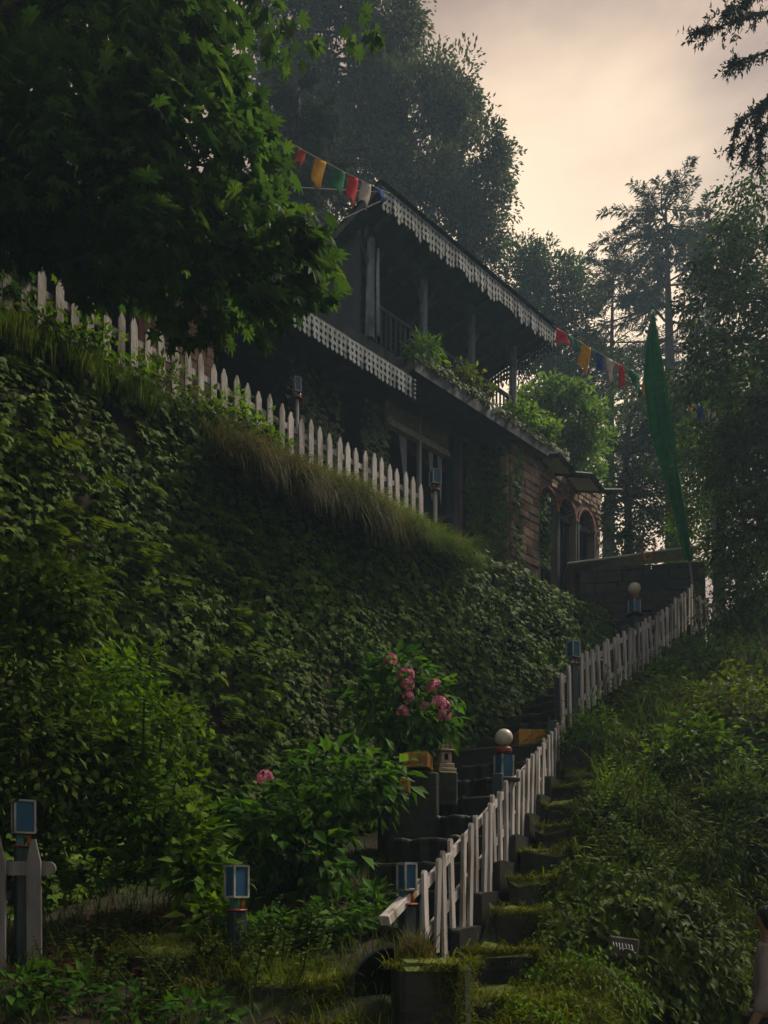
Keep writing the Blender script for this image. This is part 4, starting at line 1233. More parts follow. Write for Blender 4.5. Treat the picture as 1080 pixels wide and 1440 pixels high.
# leafy cover on the right bank
cover(RB, 26000, .10, T_OVATE, 'dark_bush', "ground_cover", "dark leafy undergrowth covering the right bank", "undergrowth", .05, 1, .12, .8, .08, .22, 1.0, .7, keep=lambda P, u, v, b: b > -.45)
cover(RB, 13000, .11, T_NARROW, 'olive_bush', "ground_cover", "olive narrow-leaved weeds on the right bank", "undergrowth", .15, 1, .2, .75, .14, .28, .8, .7, keep=lambda P, u, v, b: b > .05)
P, N, u, v = RB.sample(34000, .03, 1, .0, .42)
k = rng.random(len(u)) < np.clip(1.25 - 2.3 * u, .1, 1); P, N = P[k], N[k]
lean = norm(N * np.array([1, 1, 0]) + np.concatenate([rng.normal(size=(len(P), 2)) * .5, np.zeros((len(P), 1))], 1))
tag(link("bank_moss", blades(P + N * .01, rng.uniform(.05, .16, len(P)), rng.uniform(.007, .013, len(P)), lean, rng.uniform(1.5, 3.4, len(P)), "bank_moss", 3, .4, 1.3), M['moss']), "trailing yellow-green moss and fine grass below the kerb blocks", "moss", None, 'stuff')
P, N, u, v = RB.sample(5200, .1, 1, .25, .72)
k = wob(P[:, 0], P[:, 1], P[:, 2], .9, 3.3) > .1; P, N = P[k], N[k]
lean = norm(N * np.array([1, 1, 0]) + np.concatenate([rng.normal(size=(len(P), 2)) * .6, np.zeros((len(P), 1))], 1))
tag(link("bank_grass", blades(P, rng.uniform(.3, .8, len(P)), rng.uniform(.008, .016, len(P)), lean, rng.uniform(1.4, 3.0, len(P)), "bank_grass", 4), M['grass']), "long arching grass among the weeds of the right bank", "grass", None, 'stuff')
cover(RB, 9000, .05, T_OVATE, 'weed', "creeper", "small-leaved bright creeper trailing down beside the kerb blocks", "creeper", .35, 1, .03, .42, .03, .06, 1.6, .7, keep=lambda P, u, v, b: b > -.1)
cover(RB, 4200, .085, T_NARROW, 'olive_bush', "creeper", "yellowish fern-like creeper on the mossy slope under the stairs", "creeper", .15, .95, .06, .42, .05, .10, 1.2, .7, keep=lambda P, u, v, b: b > .15)
# moss fringe on the kerb blocks
Ps = []
for (c_, sz_) in ((at(235, 1352, 5.35) + np.array([0, .2, -.08]), (.46, .36, .25)), (at(300, 1400, 5.1) + np.array([0, .1, -.1]), (.28, .3, .2))):
    d_ = rdir(5200); d_ = d_[d_[:, 2] > .1]; d_ = np.sign(d_) * np.abs(d_) ** .75
    k_ = 1 + .16 * wob(d_[:, 0] * 2, d_[:, 1] * 2, d_[:, 2] * 2, 1, 1.0 if sz_[0] > .4 else 3.0)
    Ps.append(c_ + d_ * k_[:, None] * np.array(sz_) * .99)
block_tops += [(at(415, 1385, 4.9)[0], 5.0, at(415, 1385, 4.9)[2] + .06, .7, .52), (at(415, 1385, 4.9)[0], 4.78, at(415, 1385, 4.9)[2] - .16, .9, .5), (at(606, 1352, 4.62)[0], 4.64, at(606, 1352, 4.62)[2] + .0, .46, .36)]
for (x, y, zt, sx, sy) in block_tops:
    n = 1500
    q = rng.uniform(-.5, .5, (n, 2)) * np.array([sx * 1.05, sy * 1.05])
    edge = rng.random(n) < .55
    q[edge] = np.sign(q[edge]) * np.array([sx, sy]) * .5 * np.where(rng.random((edge.sum(), 2)) < .5, 1.0, np.abs(q[edge] / (np.array([sx, sy]) * .5)))
    a_ = math.atan2(d1[1], d1[0]) - math.pi / 2
    X = x + q[:, 0] * math.cos(a_) - q[:, 1] * math.sin(a_); Y = y + q[:, 0] * math.sin(a_) + q[:, 1] * math.cos(a_)
    Ps.append(np.stack([X, Y, np.full(n, zt - .015) - rng.random(n) * .03], 1))
    m_ = 1300                                    # and down the outer face and the far corner
    q = np.stack([np.full(m_, sx * .5), rng.uniform(-.5, .5, m_) * sy], 1)
    fr_ = rng.random(m_) < .3
    q[fr_] = np.stack([sx * (.5 - .45 * rng.random(fr_.sum()) ** 2), np.full(fr_.sum(), -sy * .5)], 1)
    X = x + q[:, 0] * math.cos(a_) - q[:, 1] * math.sin(a_); Y = y + q[:, 0] * math.sin(a_) + q[:, 1] * math.cos(a_)
    Ps.append(np.stack([X, Y, zt - rng.random(m_) ** 1.6 * .6], 1))
Ps = np.concatenate(Ps); n = len(Ps)
lean = norm(np.concatenate([rng.normal(size=(n, 2)) + np.array([.3, -.5]), np.zeros((n, 1))], 1))
tag(link("block_moss", blades(Ps, rng.uniform(.02, .09, n) * (1 + 1.6 * (rng.random(n) < .12)), rng.uniform(.006, .012, n), lean, rng.uniform(2.0, 4.0, n), "block_moss", 3, .3, 1.2), M['moss']), "shaggy moss fringing the tops of the kerb blocks", "moss", None, 'stuff')

# lower left shelf cover
def shelf_pts(n, x0, x1, y0, y1):
    x = rng.uniform(x0, x1, n); y = rng.uniform(y0, y1, n)
    z = .42 + .30 * np.clip(y - 3.3, -.5, 9) + .06 * wob(x, y, x * 0, 1.3, 4) - .5 * np.clip(x - .1, 0, 1) * np.clip(6.5 - y, 0, 1.5)
    return np.stack([x, y, z], 1)
P = shelf_pts(2600, -2.5, -1.3, 5.2, 6.5); n = len(P)
tag(link("dead_leaves", scatter(P + np.array([0, 0, .015]), norm(rdir(n) * np.array([1, 1, .25])), norm(rdir(n) * .6 + np.array([0, -.4, 1.0])), rng.uniform(.05, .12, n), T_OVATE, "dead_leaves"), M['dead_leaf']), "brown dead leaves littering the left bank", "dead leaves", None, 'stuff')
P = shelf_pts(5500, -4.2, .3, 4.0, 8.6); n = len(P)
lean = norm(np.concatenate([rng.normal(size=(n, 2)) + np.array([.2, -.5]), np.zeros((n, 1))], 1))
tag(link("shelf_grass", blades(P, rng.uniform(.08, .3, n), rng.uniform(.007, .014, n), lean, rng.uniform(1.0, 2.4, n), "shelf_grass", 3), M['dark_bush']), "short grass on the shaded lower bank", "grass", None, 'stuff')
p = at(400, 1372, 5.0); n = 700
P = np.stack([p[0] + rng.normal(size=n) * .2, p[1] + rng.normal(size=n) * .16, np.full(n, p[2] + .0)], 1)
lean = norm(np.concatenate([rng.normal(size=(n, 2)) + np.array([.2, -.4]), np.zeros((n, 1))], 1))
tag(link("trough_grass", blades(P, rng.uniform(.05, .22, n), rng.uniform(.005, .009, n), lean, rng.uniform(.8, 3.0, n), "trough_grass", 4), M['olive_bush']), "thin grass and moss sprouting from the stone trough", "grass", None, 'stuff')
p = at(585, 1345, 4.8); n = 160
P = np.stack([p[0] + rng.normal(size=n) * .06, p[1] + rng.normal(size=n) * .06, np.full(n, p[2] - .02)], 1)
lean = norm(np.concatenate([rng.normal(size=(n, 2)), np.zeros((n, 1))], 1))
tuft = link("foliage", blades(P - p, rng.uniform(.12, .3, n), rng.uniform(.008, .014, n), lean, rng.uniform(.5, 1.9, n), "foliage", 4), M['dry_grass'])
tf = empty("grass_tuft", p); tuft.parent = tf
tag(tf, "spiky grass tuft growing on the pier below the stair lantern", "grass tuft")

# ------------------------------------------------------------------ shrubs
def lob(px, py, D, r): return (at(px, py, D), r if hasattr(r, '__len__') else (r, r, r))
# hydrangeas with flower heads
bloom = []
def bloom_mesh():
    n = 64; d = rdir(n); d = d[d[:, 2] > -.5]; n = len(d)
    P, D, N = [], [], []
    for q in d:
        a = norm(np.cross(q, rng.normal(size=3))); b = np.cross(q, a)
        for (u_, w_) in ((1, 0), (-1, 0), (0, 1), (0, -1)):
            P.append(q * np.array([1, 1, .8]) * .085); D.append(a * u_ + b * w_ + q * .25); N.append(q)
    me = scatter(np.array(P), np.array(D), np.array(N), np.full(len(P), .030), (T_DIAMOND[0] * np.array([1.7, 1, 1]), T_DIAMOND[1]), "bloom")
    me.materials.append(M['petal']); return me
bms = [bloom_mesh() for _ in range(3)]
leaf_big = T_OVATE[0].copy(); 
def hydrangea(label, lobes, blooms, K, base, bsize=1.0, nleaf=90):
    t = shrub("hydrangea_bush", label, "hydrangea", lobes, K, 9, .14, .17, T_OVATE, 'hydrangea', None, .35, .8, .35, base, 14)
    o = np.array(t.location)
    lm_ = [scatter(np.zeros((1, 3)), np.array([[0, 1.0, 0]]), np.array([[0, 0, 1.0]]), np.array([s_]), (T_OVATE[0] * np.array([1.15, 1, 1.3]), T_OVATE[1]), "leaf") for s_ in (.15, .18, .21)]
    for m_ in lm_: m_.materials.append(M['hydrangea'])
    C, out, cen = clumps_in([(np.array(c) - o, np.array(r) * 1.05) for c, r in lobes], nleaf, .9)
    for c, q in zip(C, out):
        if q[1] > .35: continue
        dv = Vector(norm(q * np.array([1, 1, .4]) + rng.normal(size=3) * .35 + np.array([0, -.3, -.35])))
        link("leaf", random.choice(lm_), None, t, c, dv.to_track_quat('Y', 'Z').to_euler())
    for (px, py, D, sc) in blooms:
        p = at(px, py, D) - o
        ob = link("bloom", random.choice(bms), None, t, p, (random.uniform(-.5, .3), random.uniform(-.4, .4), random.uniform(0, 6)))
        ob.scale = (sc * bsize * random.uniform(.85, 1.1), sc * bsize, sc * bsize * random.uniform(.9, 1.3))
hydrangea("hydrangea bush with many pink flower heads above the yellow planter",
          [lob(565, 975, 8.5, (.48, .35, .38)), lob(530, 1000, 8.5, (.34, .3, .34)), lob(600, 1005, 8.5, (.3, .3, .3)), lob(560, 945, 8.5, (.26, .25, .22))],
          [(549, 929, 8.3, .95), (572, 948, 8.2, 1.0), (573, 962, 8.15, 1.05), (566, 950, 8.25, .8), (574, 980, 8.2, .8), (566, 1001, 8.15, .85), (610, 963, 8.2, 1.05), (597, 993, 8.2, .75), (617, 988, 8.15, 1.05), (623, 992, 8.15, 1.0), (625, 1006, 8.15, .95), (608, 968, 8.2, .8)],
          70, (pc[0] - .2, pc[1] + .4, pc[2] - .05), .9, 110)
hydrangea("broad hydrangea thicket with a single pink flower head",
          [lob(470, 1095, 7.2, (.5, .4, .35)), lob(410, 1160, 6.9, (.5, .4, .4)), lob(530, 1100, 7.4, (.3, .3, .28)), lob(360, 1170, 6.7, (.3, .3, .35)), lob(450, 1220, 6.7, (.42, .35, .4))],
          [(373, 1093, 6.3, .85)], 120, (-.9, 7.1, 1.5), .9, 190)
# weedy shrubs on the left
def sprigs(roots, L, lsize, mat, T, parent, nl=16, lean=.35, head=(0, 0, 1.0)):
    """upright leafy stalks: leaves in turning pairs along each bending stem"""
    P, D, N, S = [], [], [], []
    mb = MB()
    for r_ in roots:
        r_ = np.array(r_, float); d = norm(np.array(head) + rng.normal(size=3) * lean); ln = L * rng.uniform(.55, 1.15)
        pos = r_.copy(); a = rng.uniform(0, 6.28); pts = [pos.copy()]
        for k in range(nl):
            pos = pos + d * ln / nl; d = norm(d + np.array([0, 0, -.035]) + rng.normal(size=3) * .03); pts.append(pos.copy())
            if k < 2: continue
            for q in (0, math.pi):
                a2 = a + q; sd = np.array([math.cos(a2), math.sin(a2), .15 - .25 * rng.random()])
                P.append(pos.copy()); D.append(sd + d * .35); N.append(d + sd * -.2 + rng.normal(size=3) * .2); S.append(lsize * (1.15 - .75 * k / nl) * rng.uniform(.75, 1.15))
            a += 1.57 + rng.uniform(-.3, .3)
        mb.tube(pts[::3] + [pts[-1]], [.007] * (len(pts[::3])) + [.002], 4, False)
    mb.build("stem", M[mat], parent)
    link("leaves", scatter(np.array(P), np.array(D), np.array(N), np.array(S), T, "leaves"), M[mat], parent)
ws = shrub("bright_weed_shrub", "bright green leafy weeds heaped against the left bank", "shrub",
      [lob(185, 960, 6.3, (.32, .3, .32)), lob(225, 1040, 6.2, (.3, .3, .32)), lob(150, 1080, 6.0, (.42, .35, .36)), lob(240, 1130, 6.0, (.26, .26, .24)), lob(120, 980, 6.2, (.3, .3, .35)), lob(190, 1150, 5.9, (.35, .3, .25))], 210, 18, .11, .09, T_DIAMOND, 'weed', None, .45, .9, .3, None, 20)
wo = np.array(ws.location)
sprigs([np.array([rng.uniform(-2.75, -1.65), rng.uniform(5.75, 6.6), rng.uniform(1.5, 2.75)]) - wo for _ in range(130)], .62, .11, 'weed', T_OVATE, ws, 15, .4, (.25, -.25, 1.0))
shrub("glossy_shrub", "dark glossy-leaved shrub at the bank's left end", "shrub",
      [lob(40, 860, 5.9, (.5, .4, .4)), lob(20, 960, 5.7, (.5, .4, .5)), lob(90, 840, 6.0, (.35, .3, .3)), lob(60, 1060, 5.6, (.45, .35, .45)), lob(20, 1130, 5.6, (.4, .3, .3))], 260, 16, .11, .10, T_DIAMOND, 'dark_bush', None, .4, .9, .4, None, 16)
shrub("broad_leaf_plant", "broad-leaved plants beside the lantern over the dead leaves", "shrub",
      [lob(290, 1240, 5.9, (.22, .25, .22)), lob(265, 1190, 6.0, (.25, .25, .25)), lob(300, 1300, 5.7, (.18, .2, .18))], 60, 9, .11, .15, T_OVATE, 'weed', None, .3, .9, .3, None, 8)
shrub("nettle_plant", "low broad-leaved nettles at the foot of the wide pickets", "shrub",
      [lob(60, 1405, 4.7, (.2, .2, .13)), lob(120, 1405, 4.7, (.25, .2, .11)), lob(20, 1385, 4.7, (.15, .2, .1)), lob(190, 1425, 4.6, (.2, .2, .07)), lob(270, 1430, 4.5, (.2, .2, .06))], 60, 8, .09, .10, T_OVATE, 'hydrangea', None, .25, .8, .3, None, 8)
# right bank shrubs
rs = [((885, 985, 10.9), (.7, .5, .42), 'olive_bush', "olive shrub below the upper stair fence, nearest its landing"),
      ((985, 925, 12.2), (.5, .45, .3), 'weed', "bright leafy shrub below the upper stair fence's middle"),
      ((1045, 830, 13.0), (.8, .6, .6), 'olive_bush', "tall olive shrub on the right bank beside the short picket run"),
      ((1030, 1000, 9.8), (.75, .6, .5), 'olive_bush', "olive shrub mounded in the middle of the right bank"),
      ((930, 1090, 8.8), (.6, .5, .4), 'dark_bush', "dark low shrub overhanging the mossy slope"),
      ((1060, 1140, 8.0), (.55, .5, .45), 'dark_bush', "dark drooping shrub above the standing person"),
      ((880, 1150, 8.0), (.42, .4, .34), 'dark_bush', "rounded dark shrub hanging over the creeper beside the kerb blocks"),
      ((985, 1060, 9.0), (.5, .45, .4), 'weed', "fresh green shrub in the middle of the right bank"),
      ((1000, 1190, 7.4), (.42, .4, .34), 'dark_bush', "dark shrub above the small lettered stone"),
      ((950, 985, 11.4), (.5, .4, .3), 'weed', "bright shrub a little below the upper fence's globe lamp"),
      ((830, 1030, 9.9), (.35, .4, .3), 'weed', "small bright shrub against the landing corner of the stair fence")]
for i, ((px, py, D), r, mt, lb) in enumerate(rs):
    shrub("bank_shrub", lb, "shrub", [lob(px, py, D, r), lob(px - 45, py + 20, D, tuple(.7 * q for q in r)), lob(px + 45, py + 15, D, tuple(.7 * q for q in r))], 110, 18, .14, .11, T_OVATE if i % 2 else T_NARROW, mt, "shrubs on the right bank", .4, .8, .35, None, 10)

# weeds growing through the terrace fence
wl_ = [(.45, .15, 'ivy', "dark leafy clump at the pickets where the pale wall shows"), (1.1, .26, 'weed', "weedy clump growing through the terrace pickets under the maple"), (1.9, .30, 'ivy', "dark leafy clump swallowing pickets near the stone stub wall"), (2.7, .28, 'bright', "bright green weed clump half covering the terrace pickets"), (3.15, .2, 'weed', "small weed clump at the pickets beside the hanging grass")]
for s_, r_, mt_, lb_ in wl_:
    c_ = np.array(wallp(s_, -.05, 7.62))
    shrub("fence_weed", lb_, "weeds", [(c_, (r_ * 1.2, r_ * .8, r_)), (c_ + np.array([dw[0], dw[1], -.25]) * .35, (r_, r_ * .7, r_ * .8))], 46, 12, .08, .09, T_OVATE, mt_, "weeds along the terrace fence", .3, .9, .3, None, 6)

# leafy stalks rising from the right bank and from the weeds below the upper fence
P, N, u, v = RB.sample(420, .2, 1, .2, .7)
rbw = empty("bank_weeds", P[0])
sprigs([p - P[0] for p in P], .55, .10, 'olive_bush', T_NARROW, rbw, 13, .45, (-.1, -.35, 1.0))
tag(rbw, "tall narrow-leaved weed stalks sprouting all over the right bank", "weeds", None, 'stuff')
for ch in rbw.children: ch["kind"] = 'stuff'
P, N, u, v = RB.sample(240, .35, 1, .22, .62)
rbw = empty("bank_weeds", P[0])
sprigs([p - P[0] for p in P], .5, .11, 'weed', T_OVATE, rbw, 13, .45, (-.1, -.35, 1.0))
tag(rbw, "fresh green weed stalks on the upper part of the right bank", "weeds", None, 'stuff')
for ch in rbw.children: ch["kind"] = 'stuff'

fw_ = empty("bank_weeds", (MM[0], MM[1], 3.4))
rt = []
for _ in range(120):
    d_ = rng.uniform(.1, L2 + 1.6); q_ = MM + d2 * d_ - l2 * rng.uniform(.1, .6)
    rt.append(np.array([q_[0], q_[1], 4.53 - 1.2 + 2.97 * min(d_, L2) / L2 - rng.uniform(0, .35)]) - np.array([MM[0], MM[1], 3.4]))
sprigs(rt, .5, .10, 'weed', T_OVATE, fw_, 13, .5, (-.1, -.3, 1.0))
tag(fw_, "leafy weeds crowding the foot of the upper stair fence", "weeds", None, 'stuff')
for ch in fw_.children: ch["kind"] = 'stuff'
shrub("bank_shrub", "leafy green shrub spilling around the banner pole foot", "shrub", [lob(1030, 850, 13.6, (.4, .4, .4)), lob(1065, 800, 13.6, (.6, .5, .6)), lob(1090, 860, 13.0, (.7, .5, .6))], 140, 20, .13, .11, T_OVATE, 'weed', "shrubs on the right bank", .4, .8, .3, None, 10)
shrub("understorey_plant", "low dark leafy plants between the mossy trough and the stairs", "shrub", [lob(470, 1300, 6.1, (.3, .3, .2)), lob(530, 1290, 6.3, (.22, .3, .2)), lob(400, 1320, 5.9, (.25, .25, .16)), lob(350, 1310, 5.9, (.2, .2, .18))], 90, 12, .1, .11, T_OVATE, 'hydrangea', None, .35, .8, .3, None, 8)

us = empty("bank_weeds", (-1.5, 5.3, 1.0))
sprigs([shelf_pts(1, -2.35, -.45, 4.75, 6.1)[0] - np.array([-1.5, 5.3, 1.0]) for _ in range(150)], .34, .085, 'dark_bush', T_OVATE, us, 11, .5, (.1, -.25, 1.0))
tag(us, "low dark weeds crowding the shaded ground behind the mossy trough", "weeds", None, 'stuff')
for ch in us.children: ch["kind"] = 'stuff'

# ivy on the house
def house_ivy(label, x0, x1, y, z0, z1, n, mat='ivy', size=.10, thick=.08):
    x = rng.uniform(x0, x1, n); z = rng.uniform(z0, z1, n)
    b = wob(x * 2, z * 2, x * 0, 1.3, 6)
    P = np.stack([x, y - .03 - rng.random(n) * thick - np.maximum(b, 0) * thick, z], 1)
    N = norm(np.array([0, -1.0, .4]) + rdir(n) * .4); D = norm(np.array([0, -.3, -1.0]) + rdir(n) * .5)
    me = scatter(P, D, N, size * rng.uniform(.6, 1.2, n), T_IVY, "ivy")
    o = link("house_ivy", me, M[mat]); o.matrix_world = Hl.copy()
    return tag(o, label, "ivy", None, 'stuff')
house_ivy("ivy covering the house wall left of the stone pier", 9.2, PX0, 1.95, .2, 3.3, 1800, 'ivy', .11, .16)
house_ivy("ivy edging over the front of the rose stone pier", PX0 - .05, PX0 + .32, 1.2, .5, 3.1, 300, 'ivy', .10, .08)
house_ivy("ivy lightened against porch shade, climbing the broad porch pillar", 4.9, 6.0, 2.0, 0, 3.0, 900, 'ivy_brightened', .10)
house_ivy("ivy lightened against porch shade, climbing the narrow porch pillar beside the doorway", 6.5, 7.15, 2.0, 0, 3.05, 620, 'ivy_brightened', .10)
house_ivy("creeper on the rose stone pier and first arch", PX1 - .1, PX1 + .25, 1.18, .9, 2.5, 220, 'ivy', .10)
n_iv = 700
yy = rng.uniform(1.2, 2.0, n_iv); zz = rng.uniform(.3, 3.2, n_iv)
kk = rng.random(n_iv) < np.clip(.35 + (yy - 1.2) * 1.6, 0, 1); yy, zz = yy[kk], zz[kk]; n_iv = len(yy)
me = scatter(np.stack([PX0 - .06 - rng.random(n_iv) * .1, yy, zz], 1), norm(np.array([-.3, -.1, -1.0]) + rdir(n_iv) * .5), norm(np.array([-1.0, -.5, .4]) + rdir(n_iv) * .4), .11 * rng.uniform(.6, 1.2, n_iv), T_IVY, "ivy")
o = link("house_ivy", me, M['ivy']); o.matrix_world = Hl.copy()
tag(o, "ivy creeping round the side of the rose stone pier", "ivy", None, 'stuff')
house_ivy("moss and small plants along the awning edge", 6.9, 11.4, 1.05, 3.36, 3.5, 700, 'olive_bush', .09, .12)

# ------------------------------------------------------------------ trees
# maple at upper left
mt_lobes = [lob(60, 60, 6.8, (1.2, 1.1, 1.0)), lob(210, 110, 6.8, (.95, 1.0, .9)), lob(290, 40, 7.0, (.5, .8, .5)), lob(120, 240, 6.6, (1.0, .9, .7)),
            lob(270, 240, 6.6, (.72, .8, .75)), lob(372, 340, 6.5, (.42, .5, .34)), lob(260, 380, 6.6, (.6, .7, .36)), lob(120, 320, 6.6, (.7, .7, .28)),
            lob(440, -5, 7.2, (.6, .6, .2)), lob(392, 375, 6.4, (.32, .4, .2)), lob(-140, 180, 6.8, (1.2, 1.2, 1.2)), lob(10, 250, 6.5, (.6, .7, .5)), lob(60, -170, 7, (1.9, 1.6, 1.0)), lob(325, 170, 6.8, (.22, .5, .45)), lob(330, 250, 6.6, (.26, .5, .3))]
mt_lobes += [((-4.6, 2.6, 8.6), (2.2, 2.0, 1.3)), ((-3.6, .2, 8.0), (2.4, 2.0, 1.4)), ((-6.2, 4.4, 8.4), (1.8, 1.8, 1.6))]  # unseen overhead lobes added to block rear sky and darken the foreground
mt = tree("maple_tree", "large maple overhanging the terrace with broad lobed leaves", "tree",
          [(-5.2, 6.4, 1.0), (-5.1, 6.5, 4.0), (-4.9, 6.6, 7.0), (-4.2, 6.7, 9.0), (-2.8, 6.9, 10.2)], .24, mt_lobes, 1500, 15, .16, .145, T_MAPLE, 'maple', 60, None, .55, .55, .6, .04, .8)
mcr = [c for c in mt.children if c.name.startswith("crown")][0]
mo = np.array(mt.location)
lmm = [scatter(np.zeros((1, 3)), np.array([[0, 1.0, 0]]), np.array([[0, 0, 1.0]]), np.array([s_]), T_MAPLE, "leaf") for s_ in (.14, .17, .20)]
for m_ in lmm: m_.materials.append(M['maple'])
C, out, cen = clumps_in([(np.array(c) - mo, r) for c, r in (mt_lobes[5], mt_lobes[9], mt_lobes[4], lob(360, 445, 6.3, (.2, .3, .16)), lob(440, 340, 6.4, (.2, .3, .18)), lob(450, 400, 6.3, (.18, .3, .12)))], 290, .6)
for c, q in zip(C, out):
    dv = Vector(norm(np.array([.45, -.15, -.55]) + rng.normal(size=3) * .4))
    zq = dv.to_track_quat('Y', 'Z')
    link("leaf", random.choice(lmm), None, mcr, c, zq.to_euler())

# big evergreen oak behind the house
D = 23
tree("oak_tree", "tall dense evergreen oak rising behind the balcony roof", "tree",
     [at(560, 640, D), at(560, 420, D), at(565, 250, D), at(560, 120, D), at(550, 40, D)], .55,
     [lob(470, 110, D, (1.9, 1.8, 2.0)), lob(530, 70, D, (1.0, 1.5, 1.5)), lob(585, 190, D, (1.5, 1.7, 1.5)), lob(640, 150, D, (.65, 1.2, .75)), lob(615, 120, D, (.4, .9, .45)), lob(665, 240, D, (.95, 1.4, 1.1)), lob(690, 275, D, (.62, 1.1, .9)), lob(590, 310, D, (2.0, 1.8, 1.5)), lob(490, 250, D, (1.9, 1.8, 1.7)), lob(665, 335, D, (.95, 1.2, .9)), lob(425, 180, D, (1.5, 1.5, 1.9)), lob(415, 40, D, (1.5, 1.5, 1.5)), lob(570, 40, D, (.45, 1.0, .8))],
     640, 170, .24, .145, T_DIAMOND, 'oak', 120, None, .85, .3, .62, .09)
D = 27
tree("rhododendron_tree", "bushy rounded tree between the oak and the tall cedar", "tree",
     [at(770, 700, D), at(770, 560, D), at(775, 470, D), at(770, 400, D)], .3,
     [lob(720, 400, D, (1.3, 1.2, 1.2)), lob(775, 410, D, (1.5, 1.3, 1.5)), lob(800, 460, D, (1.3, 1.2, 1.3)), lob(740, 480, D, (1.6, 1.2, 1.2)), lob(830, 520, D, (1.3, 1.2, 1.2)), lob(745, 370, D, (.5, .6, .5))],
     240, 120, .27, .15, T_DIAMOND, 'rhodo', 60, None, .75, .3, .4, .06)
D = 19.5
tree("young_tree", "light green young tree growing beside the house's far corner", "tree",
     [at(770, 800, D), at(772, 700, D), at(775, 620, D), at(778, 570, D)], .12,
     [lob(760, 585, D, (.85, .9, .65)), lob(800, 600, D, (.8, .9, .8)), lob(830, 650, D, (.7, .8, .8)), lob(785, 560, D, (.7, .7, .5)), lob(730, 580, D, (.5, .6, .5))],
     170, 46, .20, .16, T_OVATE, 'bright', 30, None, .7, .3, .35, .03)
D = 22
tree("slender_tree", "loose open tree behind the green banner with sky showing through", "tree",
     [at(880, 900, D), at(885, 760, D), at(880, 640, D), at(890, 560, D)], .16,
     [lob(860, 600, D, (1.1, 1.0, 1.0)), lob(920, 640, D, (1.2, 1.0, 1.2)), lob(880, 720, D, (1.0, 1.0, 1.0)), lob(960, 720, D, (1.0, 1.0, 1.0)), lob(850, 690, D, (.7, .8, .8)), lob(935, 570, D, (1.0, 1.0, .9)), lob(1000, 620, D, (1.1, 1, 1.2)), lob(880, 770, D, (.8, .8, .4)), lob(960, 790, D, (.9, .9, .5))],
     300, 60, .24, .13, T_OVATE, 'rhodo', 60, None, .6, .3, .45, .045)
D = 13.8
tree("cherry_tree", "leafy tree at the right with long overhanging sprays", "tree",
     [at(1160, 900, D), at(1150, 700, D), at(1135, 500, D), at(1120, 380, D), at(1110, 280, D)], .2,
     [lob(1060, 290, D, (.55, .7, .5)), lob(1070, 380, D, (.7, .8, .7)), lob(1010, 420, D, (.7, .8, .6)), lob(1060, 520, D, (1.0, .9, .9)), lob(990, 520, D, (.6, .7, .55)), lob(1060, 650, D, (.9, .9, .9)), lob(1000, 640, D, (.5, .6, .6)), lob(1070, 760, D, (.8, .8, .6)), lob(1030, 262, D, (.38, .3, .12)), lob(1160, 450, D, (1.2, 1.2, 1.8)), lob(1020, 350, D, (.45, .5, .3))],
     470, 46, .18, .10, T_OVATE, 'rhodo', 70, None, .6, .45, .45, .035)
D = 12.6
tree("dark_tree", "dark shadowed tree leaning in from the right above the bank", "tree",
     [at(1190, 950, D), at(1180, 800, D), at(1150, 650, D), at(1120, 570, D)], .2,
     [lob(1075, 580, D, (.7, .8, .7)), lob(1040, 640, D, (.55, .6, .5)), lob(1085, 690, D, (.7, .7, .7)), lob(1120, 560, D, (.9, .9, 1.0)), lob(1050, 760, D, (.6, .6, .5))],
     230, 26, .17, .13, T_DIAMOND, 'dark_bush', 40, None, .6, .45, .35, .03)

D = 17.5
tree("leafy_tree", "dense mid-green tree filling the gap behind the banner pole", "tree",
     [at(1010, 900, D), at(1012, 780, D), at(1015, 680, D), at(1020, 600, D)], .16,
     [lob(1000, 620, D, (.8, .8, .7)), lob(1050, 680, D, (.9, .8, .8)), lob(990, 720, D, (.7, .7, .6)), lob(1040, 770, D, (.9, .8, .6)), lob(1080, 600, D, (.9, .8, .9)), lob(985, 790, D, (.5, .6, .4)), lob(1020, 540, D, (.6, .6, .6))],
     260, 44, .2, .12, T_OVATE, 'weed', 40, None, .65, .35, .4, .03)

